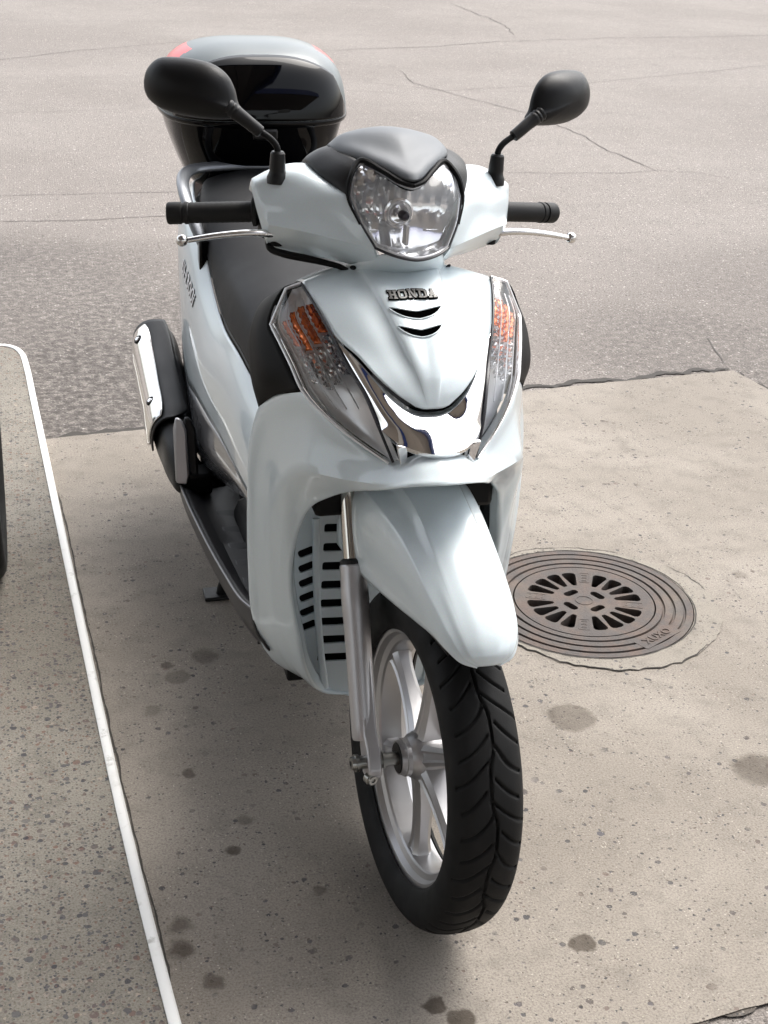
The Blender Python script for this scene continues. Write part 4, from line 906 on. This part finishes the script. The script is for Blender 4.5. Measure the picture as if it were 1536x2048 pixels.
for t, a in ((.28, 136), (.84, 136)):
    c = ma+md_*t; p = np.array([c[0]+.066*math.copysign(abs(math.cos(R(a)))**.8, math.cos(R(a))), c[1]-.02*math.sin(R(a)), c[2]+.084*math.sin(R(a))**.8]); turned('shield_screw', [(-.004,.012),(.001,.012),(.003,.0095),(.001,.006),(.001,.0003)], (math.cos(R(a)), -.25, math.sin(R(a))), p, 'black_panel', sh, seg=20); turned('screw_head', [(.0025,.0065),(.0045,.005),(.005,.0003)], (math.cos(R(a)), -.25, math.sin(R(a))), p, 'chrome', sh, seg=16)
tube('exhaust_pipe', [(-.262,1.25,.285),(-.235,1.22,.255),(-.18,1.20,.215),(-.10,1.12,.18),(-.03,1.0,.18)], [.034,.028,.022,.02,.02], 'black', muf)

# ---- top box on the carrier
BX, BY = -.004, 1.815
def ring(z, hw, hl, n=64, e=.62, dy=0.):
    out = []
    for k in range(n):
        a = 2*math.pi*k/n; ca, sa = math.cos(a), math.sin(a); yy = math.copysign(abs(sa)**e, sa)
        out.append((BX+hw*math.copysign(abs(ca)**e, ca)*(1-.07*max(0, -yy)), BY+dy+hl*yy, z))
    return out
bs = [(.853,.002,.002),(.853,.150,.140),(.858,.165,.155),(.875,.180,.170),(.905,.200,.188),(.935,.217,.203),(.958,.2265,.212)]
A_ = np.array([ring(*p) for p in bs]); V, F = gridmesh(np.array([interp(list(A_[:, j]), 4) for j in range(64)]).transpose(1, 0, 2), close_v=True)
V = np.array(V); V[:, 2] = .958-(.958-V[:, 2])*1.56; V[:, 0] = BX+(V[:, 0]-BX)*.985
tbx = mk('top_box', V, F, 'gloss_black', sc, angle=50)
A_ = np.array([ring(*p) for p in ((.957,.226,.211),(.960,.2310,.2155),(.966,.2340,.2185),(.972,.2335,.2180),(.975,.226,.210))]); V, F = gridmesh(np.array([interp(list(A_[:, j]), 3) for j in range(64)]).transpose(1, 0, 2), close_v=True); mk('box_rim', V, F, 'gloss_black', tbx, angle=50)
ldp = [(.972,.2325,.2165),(1.00,.2305,.212),(1.03,.2255,.204),(1.06,.2160,.190),(1.085,.200,.172),(1.105,.176,.148),(1.120,.143,.118),(1.130,.10,.08),(1.134,.05,.04),(1.135,.001,.001)]
nl_ = 160; A_ = np.array([ring(*p, n=nl_) for p in ldp]); LG = np.array([interp(list(A_[:, j]), 5) for j in range(nl_)]).transpose(1, 0, 2)
V, F = gridmesh(LG, close_v=True); Fl, Fb, Fr = [], [], []
for f in F:
    c = V[list(f)].mean(0); x, y, z = c[0]-BX, c[1]-BY, c[2]
    if abs(x) > .135 and -.05 < y < .14 and 1.0 < z < 1.116: Fr.append(f)
    else: Fl.append(f)
mk('box_lid', V, Fl, 'lid_paint', tbx, angle=50)
lid_bvh = BVHTree.FromPolygons([tuple(v) for v in V], F); rows = []
for u in np.linspace(-1, 1, 61):                      # gloss panel let into the lid's front
    x = BX+.207*math.copysign(abs(u)**.9, u); top = 1.113-.070*abs(u)**2.6-.045*max(0, abs(u)-.84)/.16; col_ = []
    for v in np.linspace(0, 1, 25):
        z = .974+(top-.974)*v; h = lid_bvh.ray_cast(Vector((x, 0, z)), Vector((0, 1, 0))); p = h[0]+h[1]*(.0016 if h[1].y < 0 else -.0016); col_.append(tuple(p))
    rows.append(col_)
V2, F2 = gridmesh(np.array(rows)); mk('lid_front_panel', V2, F2, 'gloss_black', tbx, angle=50, solid=.002)
for sg in (-1, 1): mk('rear_reflector', V, [f for f in Fr if (V[list(f)].mean(0)[0]-BX)*sg > 0], 'red', tbx, angle=50)
box('box_latch', (BX-.03, BY-.222, .930), (BX+.03, BY-.205, .957), 'black', tbx, bevel=.006)
def cleanup(o):
    bm = bmesh.new(); bm.from_mesh(o.data); bmesh.ops.delete(bm, geom=[v for v in bm.verts if not v.link_faces], context='VERTS'); bm.to_mesh(o.data); bm.free()
for o in tbx.children: cleanup(o)

# ------------------------------------------------------------------ rear wheel of the bike standing on the island
def copy_tree(o, parent, mtx=None):
    c = o.copy(); col.objects.link(c); c.parent = parent
    for ch in list(o.children): copy_tree(ch, c)
    return c
nb = thing('parked_motorcycle', (-.730, 1.23-1.422+.014, ISZ-.0175), 'black rear tyre and swing arm of the motorcycle standing on the concrete island', 'motorcycle')
copy_tree(rwheel, nb)
box('swing_arm', (-.135, 1.02, .27), (-.105, 1.45, .31), 'black', nb, bevel=.008)
tube('axle', [(-.14, 1.422, .294), (.062, 1.422, .294)], .012, 'black', nb)
# ------------------------------------------------------------------ forecourt canopy above and behind the viewer (seen mirrored in the chrome)
M['soffit'] = simple('brown_soffit', (.40, .365, .325), .6, bump=.1, bscale=60.)
M['fascia'] = simple('blue_fascia', (.02, .05, .22), .4, coat=.3)
M['post_white'] = simple('white_post_paint', (.75, .75, .73), .4, var=.1)
M['post_red'] = simple('red_post_paint', (.55, .03, .03), .45)
CX0, CX1, CY0, CY1, CZ = -9., .45, -9., 1.6, 3.3
can = thing('forecourt_canopy', (-2.4, -3.6, 0), 'brown ribbed forecourt canopy with blue fascia on white posts with red bases', 'canopy')
def cl(o):
    o.location = (2.4, 3.6, 0); return o
cl(box('roof_slab', (CX0, CY0, CZ+.06), (CX1, CY1, CZ+.5), 'soffit', can, bevel=0))
for k in range(int((CX1-CX0)/.30)):
    x = CX0+.30*k; cl(box('soffit_panel', (x+.012, CY0+.02, CZ), (x+.288, CY1-.02, CZ+.07), 'soffit', can, bevel=.01))
cl(box('added_shade_bay', (CX1+.06, CY0, CZ), (5., -1.7, CZ+.5), 'soffit', can, bevel=0)); cl(box('fascia', (CX1+.06, -1.7, CZ-.1), (5.06, -1.64, CZ+.6), 'fascia', can, bevel=.01))  # unseen extra bay with fascia, added to keep sky light off the near slab
for lo, hi in (((CX0-.06, CY1, CZ-.1), (CX1+.06, CY1+.06, CZ+.6)), ((CX1, CY0, CZ-.1), (CX1+.06, CY1, CZ+.6)), ((CX0-.06, CY0, CZ-.1), (CX0, CY1, CZ+.6)), ((CX0-.06, CY0-.06, CZ-.1), (CX1+.06, CY0, CZ+.6))): cl(box('fascia', lo, hi, 'fascia', can, bevel=.01))
for px, py in ((-1.9, -2.6), (-1.9, -7.)):
    p = cl(box('post', (px-.12, py-.12, .4), (px+.12, py+.12, CZ), 'post_white', can, bevel=.02)); b = box('post_base', (px-.15, py-.15, 0), (px+.15, py+.15, .4), 'post_red', p, bevel=.02)
cl(box('added_blue_beam', (-1.15, CY0+.05, CZ-.16), (-.80, CY1-.05, CZ-.004), 'fascia', can, bevel=.02)); cl(box('added_white_panel', (-1.9, CY0+.3, CZ-.05), (-1.3, CY1-.3, CZ-.004), 'post_white', can, bevel=.02))  # beam and unlit white panel, added for blue and white reflections in the chrome
# guessed shop behind the viewer, unseen, added to block low sky light
M['wall_white'] = simple('white_render', (.62, .61, .58), .7, bump=.2, bscale=80.)
M['shop_glass'] = simple('dark_shop_glass', (.02, .025, .03), .08)
shop = thing('sky_block_shop', (-4., -6.2, 0), 'unseen added white shop with dark windows and red plinth, blocking sky light', 'shop')
def sl(o): o.location = (4., 6.2, 0); return o
sl(box('wall', (-8.8, -7.8, .3), (-1.6, -6.3, 3.28), 'wall_white', shop, bevel=0)); sl(box('plinth', (-8.85, -7.85, 0), (-1.55, -6.25, .3), 'post_red', shop, bevel=.01))
for k in range(2):
    wn = sl(box('window', (-7.8+k*2.8, -6.31, .8), (-5.7+k*2.8, -6.27, 2.5), 'gasket', shop, bevel=.01)); box('pane', (-7.74+k*2.8, -6.268, .86), (-5.76+k*2.8, -6.262, 2.44), 'shop_glass', wn, bevel=0)
